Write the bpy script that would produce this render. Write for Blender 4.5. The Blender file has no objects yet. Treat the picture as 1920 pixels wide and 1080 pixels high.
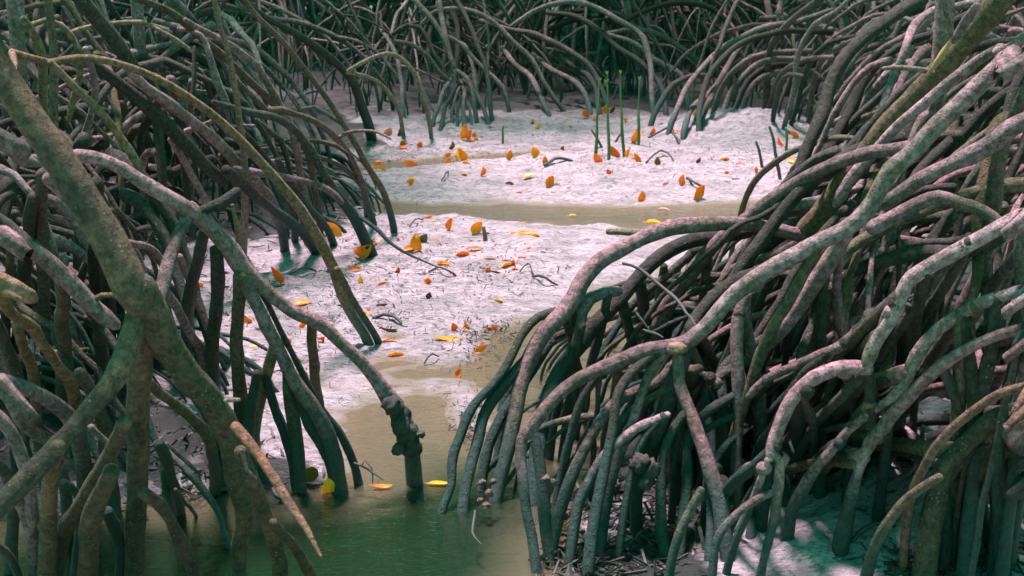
import bpy, math, random
import numpy as np
from mathutils import Vector, Matrix, noise
random.seed(7); rng = np.random.default_rng(7)
C = bpy.context.scene.collection
S = bpy.context.scene
# ---------------------------------------------------------------- camera, sky, sun, exposure
F = 2400.0                                   # focal length in pixels of a 1920 px wide frame
CAM = Vector((0, 0, 1.6)); PITCH = math.atan(640 / F)
cam = bpy.data.cameras.new('camera'); cam.sensor_width = 36; cam.lens = 36 * F / 1920
cam.clip_start = 0.05; cam.clip_end = 600
cam.dof.use_dof = True; cam.dof.focus_distance = 4.6; cam.dof.aperture_fstop = 8
co = bpy.data.objects.new('camera', cam); C.objects.link(co)
co.location = CAM; co.rotation_euler = (math.pi / 2 - PITCH, 0, 0); S.camera = co
SUN_EL, SUN_AZ = math.radians(76), math.radians(-40)          # azimuth from +Y towards +X
w = bpy.data.worlds.new('World'); S.world = w; w.use_nodes = True
nt = w.node_tree; bg = nt.nodes['Background']
sky = nt.nodes.new('ShaderNodeTexSky'); sky.sky_type = 'NISHITA'; sky.sun_disc = False
sky.sun_elevation = SUN_EL; sky.sun_rotation = SUN_AZ
tint = nt.nodes.new('ShaderNodeMixRGB'); tint.blend_type = 'MULTIPLY'; tint.inputs[0].default_value = 1
tint.inputs[2].default_value = (0.12, 1.0, 0.46, 1)           # light filtered by the leaf canopy all round
nt.links.new(sky.outputs[0], tint.inputs[1]); nt.links.new(tint.outputs[0], bg.inputs[0])
bg.inputs[1].default_value = 0.135
sl = bpy.data.lights.new('sun', 'SUN'); sl.energy = 5.0; sl.angle = math.radians(10); sl.color = (1.0, 0.66, 0.80)
so = bpy.data.objects.new('sun', sl); C.objects.link(so)
sd = Vector((math.sin(SUN_AZ) * math.cos(SUN_EL), math.cos(SUN_AZ) * math.cos(SUN_EL), math.sin(SUN_EL)))
so.rotation_euler = sd.to_track_quat('Z', 'Y').to_euler(); so.location = sd * 30
S.view_settings.view_transform = 'Standard'; S.view_settings.look = 'None'
S.view_settings.gamma = 1; S.view_settings.exposure = 1.5
S.cycles.max_bounces = 6; S.cycles.transparent_max_bounces = 8

# ---------------------------------------------------------------- projection
cp, sp = math.cos(PITCH), math.sin(PITCH)
FWD = Vector((0, cp, -sp)); UP = Vector((0, sp, cp)); RT = Vector((1, 0, 0))
def ray(px, py): return FWD + RT * ((px - 960) / F) + UP * ((540 - py) / F)
def at(px, py, d): return CAM + ray(px, py) * d
def proj(p):
    v = Vector(p) - CAM; d = v.dot(FWD)
    if d < 0.05: return None
    return (960 + F * v.dot(RT) / d, 540 - F * v.dot(UP) / d, d)
def plane0(px, py, z=0.0):
    r = ray(px, py); return CAM + r * ((z - CAM.z) / r.z)

# ---------------------------------------------------------------- terrain
W1 = [(950,610),(1060,576),(1117,542),(1160,536),(1260,510),(1390,492),(1520,480),(1520,545),(1330,560),(1250,650),
      (1180,760),(1150,900),(1120,960),(1100,1010),(1075,1080),(1060,1250),(1040,1500),(-300,1500),(-300,985),(100,960),(330,930),
      (450,915),(600,905),(652,885),(655,850),(622,820),(650,770),(700,745),(740,738),(800,737),(850,752),(835,775),
      (866,800),(893,806),(902,765),(882,732),(850,716),(740,712),(718,701),(750,688),(830,690),(880,675),(920,640)]
W2 = [(640,374),(760,383),(900,384),(1300,385),(1560,372),(1700,400),(1560,440),(1230,436),(1160,430),(1127,424),
      (1077,427),(1027,421),(960,418),(863,408),(813,404),(757,403),(700,394)]
W3 = [(670,303),(760,299),(900,290),(1010,281),(1100,283),(1000,291),(930,300),(890,304),(800,315),(700,322)]
def wpoly(P): return np.array([[plane0(x, y).x, plane0(x, y).y] for x, y in P])
WP = [wpoly(W1), wpoly(W2), wpoly(W3)]
def sdf(X, Y, P):                                              # negative inside
    d = np.full(X.shape, 1e9); ins = np.zeros(X.shape, bool)
    n = len(P)
    for i in range(n):
        ax, ay = P[i]; bx, by = P[(i + 1) % n]
        ex, ey = bx - ax, by - ay
        t = np.clip(((X - ax) * ex + (Y - ay) * ey) / (ex * ex + ey * ey), 0, 1)
        d = np.minimum(d, (X - ax - t * ex) ** 2 + (Y - ay - t * ey) ** 2)
        c = ((ay > Y) != (by > Y)) & (X < ex * (Y - ay) / (ey if abs(ey) > 1e-9 else 1e-9) + ax)
        ins ^= c
    d = np.sqrt(d); return np.where(ins, -d, d)
LAT = rng.random((256, 256))
def vnoise(X, Y):
    xi = np.floor(X).astype(int); yi = np.floor(Y).astype(int); fx = X - xi; fy = Y - yi
    fx = fx * fx * (3 - 2 * fx); fy = fy * fy * (3 - 2 * fy)
    a = LAT[xi & 255, yi & 255]; b = LAT[(xi + 1) & 255, yi & 255]; c = LAT[xi & 255, (yi + 1) & 255]; e = LAT[(xi + 1) & 255, (yi + 1) & 255]
    return (a * (1 - fx) + b * fx) * (1 - fy) + (c * (1 - fx) + e * fx) * fy - 0.5
def fbm(X, Y, s, o=3):
    r = 0; a = 1
    for k in range(o): r = r + a * vnoise(X * s + 17.3 * k, Y * s + 5.1 * k); s *= 2.05; a *= 0.5
    return r
MOUNDS = [(1395, 262, 0.42, 0.15), (1440, 255, 0.25, 0.07), (1700, 960, 0.5, 0.10), (1850, 900, 0.6, 0.12), (1330, 252, 0.3, 0.05), (700, 250, 0.4, 0.06), (1560, 300, 0.5, 0.07)]
MW = [(plane0(x, y).x, plane0(x, y).y, r, h) for x, y, r, h in MOUNDS]
def height(X, Y):
    X = np.asarray(X, float); Y = np.asarray(Y, float)
    wob = fbm(X, Y, 4.0, 4) * 0.10 + 0.02
    s1, s2, s3 = (sdf(X, Y, p) + wob for p in WP)
    land = np.minimum(np.minimum(s1, s2), s3 + 0.02)
    h = np.where(land > 0, 0.030 * (1 - np.exp(-np.maximum(land, 0) / 0.14)) + 0.035 * (1 - np.exp(-np.maximum(land, 0) / 0.9)), 0)
    deep = np.clip((4.05 - Y) / .5, 0, 1); lim = -0.035 - 0.17 * deep
    h = np.where(s1 < 0, np.maximum(lim, (0.10 + .25 * deep) * s1), h)
    h = np.where(s2 < 0, np.maximum(-0.035, 0.12 * s2), h)
    h = np.where(s3 + 0.02 < 0, np.maximum(-0.015, 0.12 * (s3 + 0.02)), h)
    k = np.clip(land / 0.25, 0, 1)
    h = h + k * (0.035 * fbm(X, Y, 1.3, 2) + 0.042 * fbm(X, Y, 6, 3)) + 0.018 * fbm(X, Y, 20, 2) * np.clip(land / 0.1 + .3, 0, 1)
    for mx, my, r, mh in MW:
        q = np.exp(-((X - mx) ** 2 + (Y - my) ** 2) / (r * r)); h = h + q * (mh + 0.35 * mh * fbm(X, Y, 9, 3))
    return h
GX = np.arange(-7, 8, .03); GY = np.arange(1.5, 18, .03); GH = height(*np.meshgrid(GX, GY))
def hz(x, y):                                                  # looked up in a 3 cm grid
    u = (x + 7) / .03; v = (y - 1.5) / .03; i = int(math.floor(u)); j = int(math.floor(v))
    if not (0 <= i < len(GX) - 1 and 0 <= j < len(GY) - 1): return 0.065
    u -= i; v -= j; return float((GH[j, i] * (1 - u) + GH[j, i + 1] * u) * (1 - v) + (GH[j + 1, i] * (1 - u) + GH[j + 1, i + 1] * u) * v)
def gpt(px, py):
    p = plane0(px, py)
    for _ in range(3): p = plane0(px, py, max(hz(p.x, p.y), 0.0))
    p.z = hz(p.x, p.y); return p
def gdepth(px, py): return (gpt(px, py) - CAM).dot(FWD)

# ---------------------------------------------------------------- materials
def mat(name):
    m = bpy.data.materials.new(name); m.use_nodes = True
    return m, m.node_tree, m.node_tree.nodes['Principled BSDF']
def nd(t, typ, **kw):
    n = t.nodes.new(typ)
    for k, v in kw.items():
        if k.startswith('_'): setattr(n, k[1:], v)
        else: n.inputs[k.replace('__', ' ')].default_value = v
    return n
def noise_tex(t, co, scale, detail=4, rough=0.6):
    n = nd(t, 'ShaderNodeTexNoise', Scale=scale, Detail=detail, Roughness=rough); t.links.new(co, n.inputs['Vector']); return n.outputs['Fac']
def ramp(t, fac, stops):
    r = t.nodes.new('ShaderNodeValToRGB'); e = r.color_ramp.elements
    while len(e) < len(stops): e.new(0.5)
    for i, (p, c) in enumerate(stops): e[i].position = p; e[i].color = (c + (1,)) if len(c) == 3 else c
    t.links.new(fac, r.inputs[0]); return r.outputs[0]
def mix(t, fac, a, b, mode='MIX'):
    m = t.nodes.new('ShaderNodeMixRGB'); m.blend_type = mode
    for i, v in ((0, fac), (1, a), (2, b)):
        if isinstance(v, (int, float)): m.inputs[i].default_value = v
        elif isinstance(v, tuple): m.inputs[i].default_value = v + (1,) if len(v) == 3 else v
        else: t.links.new(v, m.inputs[i])
    return m.outputs[0]
def math_(t, op, a, b=0.0, c=None):
    m = t.nodes.new('ShaderNodeMath'); m.operation = op
    for i, v in enumerate((a, b) + ((c,) if c is not None else ())):
        if isinstance(v, (int, float)): m.inputs[i].default_value = v
        else: t.links.new(v, m.inputs[i])
    return m.outputs[0]
def bump(t, b, h, strength, dist):
    n = nd(t, 'ShaderNodeBump', Strength=strength, Distance=dist); t.links.new(h, n.inputs['Height']); t.links.new(n.outputs[0], b.inputs['Normal'])
def root_mat(name, dry1, dry2, moss, wet, tide=0.24):
    m, t, b = mat(name)
    tc = t.nodes.new('ShaderNodeTexCoord'); oi = t.nodes.new('ShaderNodeObjectInfo'); geo = t.nodes.new('ShaderNodeNewGeometry')
    off = nd(t, 'ShaderNodeVectorMath', _operation='ADD'); t.links.new(tc.outputs['Object'], off.inputs[0])
    cx = t.nodes.new('ShaderNodeCombineXYZ'); rr = math_(t, 'MULTIPLY', oi.outputs['Random'], 40.0)
    t.links.new(rr, cx.inputs[0]); t.links.new(rr, cx.inputs[1]); t.links.new(cx.outputs[0], off.inputs[1]); P = off.outputs[0]
    n1 = noise_tex(t, P, 9, 4); n2 = noise_tex(t, P, 55, 5, 0.7); n3 = noise_tex(t, P, 260, 3, 0.7); n4 = noise_tex(t, P, 3.0, 3)
    col = mix(t, ramp(t, n1, [(0.36, (0, 0, 0)), (0.64, (1, 1, 1))]), dry1, dry2)
    col = mix(t, ramp(t, n4, [(0.50, (0, 0, 0)), (0.68, (.9, .9, .9))]), col, moss)
    col = mix(t, ramp(t, n2, [(0.40, (0, 0, 0)), (0.62, (1, 1, 1))]), mix(t, 1.0, col, (0.34, 0.40, 0.35), 'MULTIPLY'), col)
    col = mix(t, ramp(t, n3, [(0.34, (.75, .75, .75)), (0.52, (0, 0, 0))]), col, mix(t, 1.0, col, (0.35, 0.40, 0.38), 'MULTIPLY'))
    # pale lenticels / dried mud specks
    vo = nd(t, 'ShaderNodeTexVoronoi', Scale=75.0); t.links.new(P, vo.inputs['Vector'])
    sp_ = ramp(t, vo.outputs['Distance'], [(0.10, (1, 1, 1)), (0.24, (0, 0, 0))])
    sel = ramp(t, n1, [(0.50, (0, 0, 0)), (0.62, (.8, .8, .8))])
    col = mix(t, mix(t, 1.0, sp_, sel, 'MULTIPLY'), col, (0.42, 0.33, 0.27))
    # tint of each root
    v = math_(t, 'MULTIPLY_ADD', oi.outputs['Random'], 0.65, 0.66)
    hs = t.nodes.new('ShaderNodeHueSaturation'); t.links.new(col, hs.inputs['Color']); t.links.new(v, hs.inputs['Value'])
    r2 = math_(t, 'FRACT', math_(t, 'MULTIPLY', oi.outputs['Random'], 7.31)); t.links.new(math_(t, 'MULTIPLY_ADD', r2, 0.5, 0.7), hs.inputs['Saturation'])
    col = hs.outputs[0]
    # stain below the high tide line
    sx = t.nodes.new('ShaderNodeSeparateXYZ'); t.links.new(geo.outputs['Position'], sx.inputs[0])
    z = math_(t, 'ADD', sx.outputs[2], math_(t, 'MULTIPLY', math_(t, 'SUBTRACT', n4, 0.5), 0.30))
    z = math_(t, 'ADD', z, math_(t, 'MULTIPLY', math_(t, 'SUBTRACT', n2, 0.5), 0.10))
    st = nd(t, 'ShaderNodeMapRange'); t.links.new(z, st.inputs[0]); st.inputs[1].default_value = tide - 0.05; st.inputs[2].default_value = tide + 0.10
    wetc = mix(t, ramp(t, n2, [(0.35, (0, 0, 0)), (0.7, (1, 1, 1))]), wet, tuple(c * 2.1 for c in wet))
    col = mix(t, st.outputs[0], wetc, col)
    t.links.new(col, b.inputs['Base Color'])
    t.links.new(math_(t, 'MULTIPLY_ADD', st.outputs[0], 0.22, 0.60), b.inputs['Roughness']); b.inputs['Specular IOR Level'].default_value = 0.35
    hgt = math_(t, 'ADD', math_(t, 'MULTIPLY', n2, 0.8), math_(t, 'ADD', math_(t, 'MULTIPLY', n3, 0.35), math_(t, 'MULTIPLY', sp_, 0.35)))
    bump(t, b, hgt, 1.0, 0.014)
    return m
M = {}
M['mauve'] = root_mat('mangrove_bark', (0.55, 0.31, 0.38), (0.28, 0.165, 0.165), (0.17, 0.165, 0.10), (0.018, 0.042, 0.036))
M['brown'] = root_mat('mossy_brown_bark', (0.16, 0.11, 0.06), (0.07, 0.075, 0.04), (0.34, 0.16, 0.055), (0.018, 0.042, 0.028), 0.10)
M['dark'] = root_mat('dark_shade_bark', (0.11, 0.08, 0.08), (0.045, 0.06, 0.048), (0.055, 0.07, 0.04), (0.010, 0.034, 0.028), 0.35)  # dark bark, its colour lowered further to paint the thicket's inner shade
M['green'] = root_mat('olive_bark', (0.22, 0.155, 0.105), (0.11, 0.105, 0.065), (0.22, 0.14, 0.11), (0.014, 0.040, 0.032), 0.2)
M['orange'] = root_mat('orange_bark', (0.40, 0.20, 0.12), (0.25, 0.145, 0.09), (0.40, 0.27, 0.22), (0.05, 0.10, 0.075), 0.2)
M['tan'] = root_mat('tan_bark', (0.36, 0.27, 0.18), (0.25, 0.20, 0.13), (0.28, 0.20, 0.16), (0.05, 0.10, 0.08), 0.1)
M['reddish'] = root_mat('reddish_root_tip', (0.36, 0.15, 0.085), (0.24, 0.10, 0.05), (0.30, 0.16, 0.10), (0.3, 0.13, 0.08), -1.0)
M['far'] = root_mat('shade_toned_mangrove_bark', (0.37, 0.25, 0.28), (0.18, 0.145, 0.135), (0.09, 0.12, 0.075), (0.018, 0.055, 0.045), 0.20)  # darker, greener copy of the bark with the far shade in its colour

def sand_mat():
    m, t, b = mat('pale_mud_sand'); geo = t.nodes.new('ShaderNodeNewGeometry'); P = geo.outputs['Position']
    mp = nd(t, 'ShaderNodeMapping'); t.links.new(P, mp.inputs[0]); mp.inputs['Scale'].default_value = (0.55, 1.5, 1)
    n1 = noise_tex(t, P, 1.6, 4); n2 = noise_tex(t, mp.outputs[0], 14, 6, 0.7); n3 = noise_tex(t, P, 90, 4, 0.7); n4 = noise_tex(t, mp.outputs[0], 40, 5, 0.75)
    col = mix(t, n1, (0.64, 0.575, 0.60), (0.47, 0.44, 0.47))
    n5 = noise_tex(t, mp.outputs[0], 4.5, 5, 0.65)
    col = mix(t, ramp(t, n5, [(0.47, (0, 0, 0)), (0.60, (.7, .7, .7))]), col, (0.25, 0.25, 0.26))
    # patches of grey mud and scattered dark specks of litter
    col = mix(t, ramp(t, n2, [(0.50, (0, 0, 0)), (0.66, (.8, .8, .8))]), col, (0.24, 0.245, 0.27))
    col = mix(t, ramp(t, n4, [(0.52, (0, 0, 0)), (0.58, (.85, .85, .85))]), col, (0.10, 0.12, 0.13))
    col = mix(t, ramp(t, n3, [(0.36, (.6, .6, .6)), (0.56, (0, 0, 0))]), col, (0.36, 0.33, 0.34))
    sx = t.nodes.new('ShaderNodeSeparateXYZ'); t.links.new(P, sx.inputs[0])
    # wet rim just above the water, silt below it
    z = math_(t, 'ADD', sx.outputs[2], math_(t, 'MULTIPLY', math_(t, 'SUBTRACT', n2, 0.5), 0.03))
    wr = nd(t, 'ShaderNodeMapRange'); t.links.new(z, wr.inputs[0]); wr.inputs[1].default_value = 0.001; wr.inputs[2].default_value = 0.016
    col = mix(t, wr.outputs[0], (0.27, 0.25, 0.185), col)
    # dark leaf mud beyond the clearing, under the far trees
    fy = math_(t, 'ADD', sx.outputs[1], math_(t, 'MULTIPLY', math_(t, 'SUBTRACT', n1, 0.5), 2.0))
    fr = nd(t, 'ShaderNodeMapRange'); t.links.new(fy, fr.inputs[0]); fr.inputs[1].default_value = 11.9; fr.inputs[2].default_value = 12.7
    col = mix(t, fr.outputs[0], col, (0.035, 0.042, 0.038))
    # black leaf mud under the trees, the shade there put into its colour
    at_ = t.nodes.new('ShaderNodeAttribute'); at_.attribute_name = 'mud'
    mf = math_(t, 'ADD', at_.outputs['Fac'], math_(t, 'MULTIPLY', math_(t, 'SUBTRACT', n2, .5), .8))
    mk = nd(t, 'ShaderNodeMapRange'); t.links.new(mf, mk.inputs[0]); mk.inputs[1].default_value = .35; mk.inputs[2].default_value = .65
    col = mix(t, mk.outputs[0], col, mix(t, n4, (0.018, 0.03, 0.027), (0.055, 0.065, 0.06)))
    # the silt under water darkens with the creek's depth
    dp = nd(t, 'ShaderNodeMapRange'); t.links.new(sx.outputs[2], dp.inputs[0]); dp.inputs[1].default_value = -0.05; dp.inputs[2].default_value = -0.18
    col = mix(t, dp.outputs[0], col, (0.035, 0.075, 0.035))
    t.links.new(col, b.inputs['Base Color'])
    t.links.new(math_(t, 'MULTIPLY_ADD', math_(t, 'MULTIPLY', wr.outputs[0], ramp(t, n1, [(0.38, (.15, .15, .15)), (0.6, (1, 1, 1))])), 0.42, 0.36), b.inputs['Roughness'])
    bump(t, b, math_(t, 'ADD', math_(t, 'MULTIPLY', n2, 1.0), math_(t, 'ADD', math_(t, 'MULTIPLY', n4, 0.5), math_(t, 'MULTIPLY', n3, 0.3))), 1.0, 0.05)
    return m
M['sand'] = sand_mat()
def water_mat():
    m, t, b = mat('creek_water'); t.nodes.remove(b); out = t.nodes['Material Output']; geo = t.nodes.new('ShaderNodeNewGeometry')
    mp = nd(t, 'ShaderNodeMapping'); t.links.new(geo.outputs['Position'], mp.inputs[0]); mp.inputs['Scale'].default_value = (0.8, 1.7, 1)
    n1 = noise_tex(t, mp.outputs[0], 7, 4, 0.65); n2 = noise_tex(t, mp.outputs[0], 38, 3, 0.6)
    bp = nd(t, 'ShaderNodeBump', Strength=0.35, Distance=0.03); t.links.new(math_(t, 'ADD', n1, math_(t, 'MULTIPLY', n2, 0.3)), bp.inputs['Height'])
    at_ = t.nodes.new('ShaderNodeAttribute'); at_.attribute_name = 'depth'      # silty water hides more of the bottom the deeper it is
    dn = math_(t, 'MAXIMUM', at_.outputs['Fac'], 0.0)
    tu = math_(t, 'SUBTRACT', 1.0, math_(t, 'EXPONENT', math_(t, 'MULTIPLY', dn, -13.0)))
    tr = nd(t, 'ShaderNodeBsdfTransparent'); df = nd(t, 'ShaderNodeBsdfDiffuse')
    t.links.new(mix(t, tu, (0.93, 0.92, 0.84), (0.06, 0.20, 0.08)), tr.inputs[0])
    mr = nd(t, 'ShaderNodeMapRange'); t.links.new(tu, mr.inputs[0]); mr.inputs[1].default_value = .25; mr.inputs[2].default_value = .72
    t.links.new(mix(t, mr.outputs[0], (0.27, 0.26, 0.17), (0.012, 0.036, 0.015)), df.inputs[0])
    gl = nd(t, 'ShaderNodeBsdfGlossy', Color=(1, 1, 1, 1), Roughness=0.03); t.links.new(bp.outputs[0], gl.inputs['Normal'])
    fr = nd(t, 'ShaderNodeFresnel', IOR=1.55); t.links.new(bp.outputs[0], fr.inputs['Normal'])
    a = t.nodes.new('ShaderNodeMixShader'); t.links.new(math_(t, 'MULTIPLY', tu, .6), a.inputs[0]); t.links.new(tr.outputs[0], a.inputs[1]); t.links.new(df.outputs[0], a.inputs[2])
    c = t.nodes.new('ShaderNodeMixShader'); t.links.new(fr.outputs[0], c.inputs[0]); t.links.new(a.outputs[0], c.inputs[1]); t.links.new(gl.outputs[0], c.inputs[2])
    t.links.new(c.outputs[0], out.inputs['Surface']); return m
M['water'] = water_mat()
def leaf_mat(name, a, b2, spot, rough=0.45, thin=True):
    m, t, b = mat(name); tc = t.nodes.new('ShaderNodeTexCoord'); oi = t.nodes.new('ShaderNodeObjectInfo')
    n = noise_tex(t, tc.outputs['Object'], 30, 3); n2 = noise_tex(t, tc.outputs['Object'], 90, 3)
    col = mix(t, ramp(t, n, [(0.35, (0, 0, 0)), (0.65, (1, 1, 1))]), a, b2)
    col = mix(t, ramp(t, n2, [(0.60, (0, 0, 0)), (0.70, (1, 1, 1))]), col, spot)
    t.links.new(col, b.inputs['Base Color']); b.inputs['Roughness'].default_value = rough
    b.inputs['Transmission Weight'].default_value = 0.0
    bump(t, b, n2, 0.3, 0.002)
    tl = t.nodes.new('ShaderNodeBsdfTranslucent'); t.links.new(col, tl.inputs[0]); ms = nd(t, 'ShaderNodeMixShader', Fac=.35 if thin else 0.0)
    t.links.new(b.outputs[0], ms.inputs[1]); t.links.new(tl.outputs[0], ms.inputs[2]); t.links.new(ms.outputs[0], t.nodes['Material Output'].inputs[0]); return m
M['l_gold'] = leaf_mat('golden_leaf', (0.95, 0.48, 0.015), (0.95, 0.37, 0.01), (0.35, 0.12, 0.01))
M['l_orange'] = leaf_mat('orange_leaf', (0.95, 0.35, 0.010), (0.92, 0.26, 0.008), (0.30, 0.07, 0.01))
M['l_red'] = leaf_mat('red_orange_leaf', (0.90, 0.25, 0.012), (0.75, 0.17, 0.01), (0.20, 0.035, 0.01))
M['l_brown'] = leaf_mat('brown_leaf', (0.26, 0.085, 0.02), (0.36, 0.13, 0.03), (0.09, 0.04, 0.02))
M['l_yellow'] = leaf_mat('yellow_leaf', (0.92, 0.65, 0.04), (0.9, 0.52, 0.03), (0.4, 0.18, 0.02))
M['l_peach'] = leaf_mat('faded_peach_leaf', (0.75, 0.42, 0.25), (0.68, 0.30, 0.12), (0.5, 0.2, 0.1))
M['l_green'] = leaf_mat('green_leaf', (0.10, 0.16, 0.03), (0.20, 0.22, 0.03), (0.07, 0.09, 0.03))
M['l_pale'] = leaf_mat('pale_green_leaf', (0.45, 0.62, 0.30), (0.5, 0.6, 0.35), (0.3, 0.4, 0.2))
M['stem'] = leaf_mat('seedling_stem', (0.03, 0.085, 0.03), (0.05, 0.12, 0.03), (0.07, 0.07, 0.03), 0.5, False)
M['bud'] = leaf_mat('bright_green_shoot', (0.18, 0.55, 0.02), (0.25, 0.60, 0.03), (0.2, 0.4, 0.03))
M['twig'] = leaf_mat('dark_twig', (0.035, 0.04, 0.04), (0.06, 0.055, 0.05), (0.09, 0.08, 0.07), 0.7, False)
M['litter'] = leaf_mat('wet_dark_litter', (0.02, 0.035, 0.03), (0.05, 0.05, 0.04), (0.11, 0.10, 0.09), 0.6, False)
M['crown'] = leaf_mat('mangrove_foliage', (0.025, 0.10, 0.02), (0.04, 0.12, 0.02), (0.02, 0.07, 0.02), 0.4)
M['wound'] = leaf_mat('torn_orange_wood', (0.42, 0.24, 0.10), (0.30, 0.18, 0.08), (0.16, 0.11, 0.07), 0.8, False)
def clump_mat(name, a, b2, d):
    m, t, b = mat(name); tc = t.nodes.new('ShaderNodeTexCoord')
    n = noise_tex(t, tc.outputs['Object'], 45, 5, 0.7); n2 = noise_tex(t, tc.outputs['Object'], 14, 3)
    col = mix(t, ramp(t, n, [(0.4, (0, 0, 0)), (0.6, (1, 1, 1))]), a, b2); col = mix(t, ramp(t, n2, [(0.5, (0, 0, 0)), (0.6, (1, 1, 1))]), col, d)
    t.links.new(col, b.inputs['Base Color']); b.inputs['Roughness'].default_value = 0.8; bump(t, b, n, 1.0, 0.01); return m
M['crust'] = clump_mat('dark_mud_crust', (0.022, 0.032, 0.028), (0.06, 0.05, 0.042), (0.012, 0.022, 0.018))
M['shell'] = clump_mat('pink_oyster_shell', (0.17, 0.10, 0.09), (0.07, 0.055, 0.048), (0.03, 0.04, 0.035))
M['burl'] = clump_mat('tan_burl', (0.21, 0.12, 0.075), (0.26, 0.165, 0.115), (0.18, 0.12, 0.10))

# ---------------------------------------------------------------- object helpers
def obj(name, verts, faces, m, parent=None, base=None, smooth=True):
    b = Vector(base) if base is not None else Vector((0, 0, 0))
    me = bpy.data.meshes.new(name)
    V = np.array(verts, dtype=np.float32) - np.array(b[:], dtype=np.float32)
    me.from_pydata(V.tolist(), [], faces); me.update()
    if smooth: me.shade_smooth()
    me.materials.append(m)
    o = bpy.data.objects.new(name, me); C.objects.link(o)
    if parent: o.parent = parent
    else: o.location = b
    return o
def thing(name, label, cat, loc, group=None):
    o = bpy.data.objects.new(name, None); C.objects.link(o); o.location = loc; o.empty_display_size = 0.2
    o['label'] = label; o['category'] = cat
    if group: o['group'] = group
    return o
def tag(o, label, cat, group=None):
    o['label'] = label; o['category'] = cat
    if group: o['group'] = group
    return o
def catmull(P, R, step):
    P = [Vector(p) for p in P]; n = len(P)
    if n == 2: P = [P[0], (P[0] + P[1]) / 2, P[1]]; R = [R[0], (R[0] + R[1]) / 2, R[1]]; n = 3
    Q = [P[0] * 2 - P[1]] + P + [P[-1] * 2 - P[-2]]; RR = [R[0]] + list(R) + [R[-1]]
    out = []; ro = []
    for i in range(1, n):
        p0, p1, p2, p3 = Q[i - 1:i + 3]; k = max(1, int((p2 - p1).length / step + 0.5))
        for j in range(k):
            u = j / k
            out.append(0.5 * ((2 * p1) + (p2 - p0) * u + (2 * p0 - 5 * p1 + 4 * p2 - p3) * u * u + (3 * p1 - p0 - 3 * p2 + p3) * u ** 3))
            ro.append(RR[i] * (1 - u) + RR[i + 1] * u)
    out.append(P[-1]); ro.append(R[-1]); return out, ro
def tube(P, R, step=0.04, sides=9, lump=0.10, wig=0.25, seed=None, tip=True):
    """swept, slightly wandering and knobbly root; returns verts, faces"""
    P, R = catmull(P, R, step); n = len(P); s0 = random.random() * 100 if seed is None else seed
    L = 0; V = []; Fc = []; prev = None
    for i in range(n):
        t = (P[min(i + 1, n - 1)] - P[max(i - 1, 0)]); t = t.normalized() if t.length > 1e-9 else Vector((0, 0, -1))
        if prev is None: a = t.orthogonal().normalized()
        else: a = (prev - t * prev.dot(t)); a = a.normalized() if a.length > 1e-6 else t.orthogonal().normalized()
        prev = a; b = t.cross(a)
        if i: L += (P[i] - P[i - 1]).length
        r = R[i]
        q = noise.noise(Vector((L / (r * 9), s0, 0))); q2 = noise.noise(Vector((L / (r * 3), s0, 9)))
        r2 = r * (1 + lump * 1.3 * q + lump * 0.7 * q2)
        if tip and i == n - 1: r2 *= 0.72
        c = P[i] + (a * noise.noise(Vector((L / (r * 14), s0, 3))) + b * noise.noise(Vector((L / (r * 14), s0, 6)))) * r * wig * 2
        for k in range(sides):
            th = 2 * math.pi * k / sides
            rr = r2 * (1 + lump * 0.9 * noise.noise(Vector((math.cos(th) * 1.3 + s0, math.sin(th) * 1.3, L / (r * 2.2)))))
            V.append(c + (a * math.cos(th) + b * math.sin(th)) * rr)
    for i in range(n - 1):
        for k in range(sides):
            k2 = (k + 1) % sides; Fc.append((i * sides + k, i * sides + k2, (i + 1) * sides + k2, (i + 1) * sides + k))
    for e, flip in ((0, True), (n - 1, False)):
        c = sum((V[e * sides + k] for k in range(sides)), Vector()) / sides
        tt = (P[0] - P[1]) if e == 0 else (P[-1] - P[-2]); tt = tt.normalized(); prev_ = e * sides
        for rr, hh in ((.86, .42), (.5, .72)):
            st = len(V)
            for k in range(sides): V.append(c + (V[e * sides + k] - c) * rr + tt * R[e] * hh)
            for k in range(sides):
                k2 = (k + 1) % sides; q = (prev_ + k, prev_ + k2, st + k2, st + k); Fc.append(tuple(reversed(q)) if flip else q)
            prev_ = st
        V.append(c + tt * R[e] * .85); ci = len(V) - 1
        for k in range(sides):
            k2 = (k + 1) % sides; Fc.append((prev_ + k2, prev_ + k, ci) if flip else (prev_ + k, prev_ + k2, ci))
    return V, Fc
def merge(parts):
    V = []; Fc = []
    for v, f in parts:
        o = len(V); V += list(v); Fc += [tuple(i + o for i in q) for q in f]
    return V, Fc

# ---------------------------------------------------------------- ground and water
# where black leaf mud, darkened for the thicket's shade, lies instead of the pale silt (picture outlines, laid out on the mud)
MUD_SHADE = [([(1140, 935), (1175, 800), (1240, 690), (1330, 610), (1450, 545), (1600, 470), (2400, 430), (2400, 900), (1880, 900), (1650, 925), (1440, 950), (1340, 1000), (1240, 1500), (1000, 1500)], .25),
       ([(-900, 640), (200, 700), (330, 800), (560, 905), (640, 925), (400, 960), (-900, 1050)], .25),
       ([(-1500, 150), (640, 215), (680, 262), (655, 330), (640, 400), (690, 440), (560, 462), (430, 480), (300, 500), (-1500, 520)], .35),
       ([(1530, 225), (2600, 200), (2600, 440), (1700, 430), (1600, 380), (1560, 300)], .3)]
def axis(lo, hi, fine_lo, fine_hi, fs):
    a = [fine_lo]; s = fs
    while a[0] > lo: s *= 1.22; a.insert(0, a[0] - s)
    m = list(np.arange(fine_lo + fs, fine_hi, fs)); b = [m[-1]]; s = fs
    while b[-1] < hi: s *= 1.22; b.append(b[-1] + s)
    return np.array(a + m + b[1:])
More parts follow.
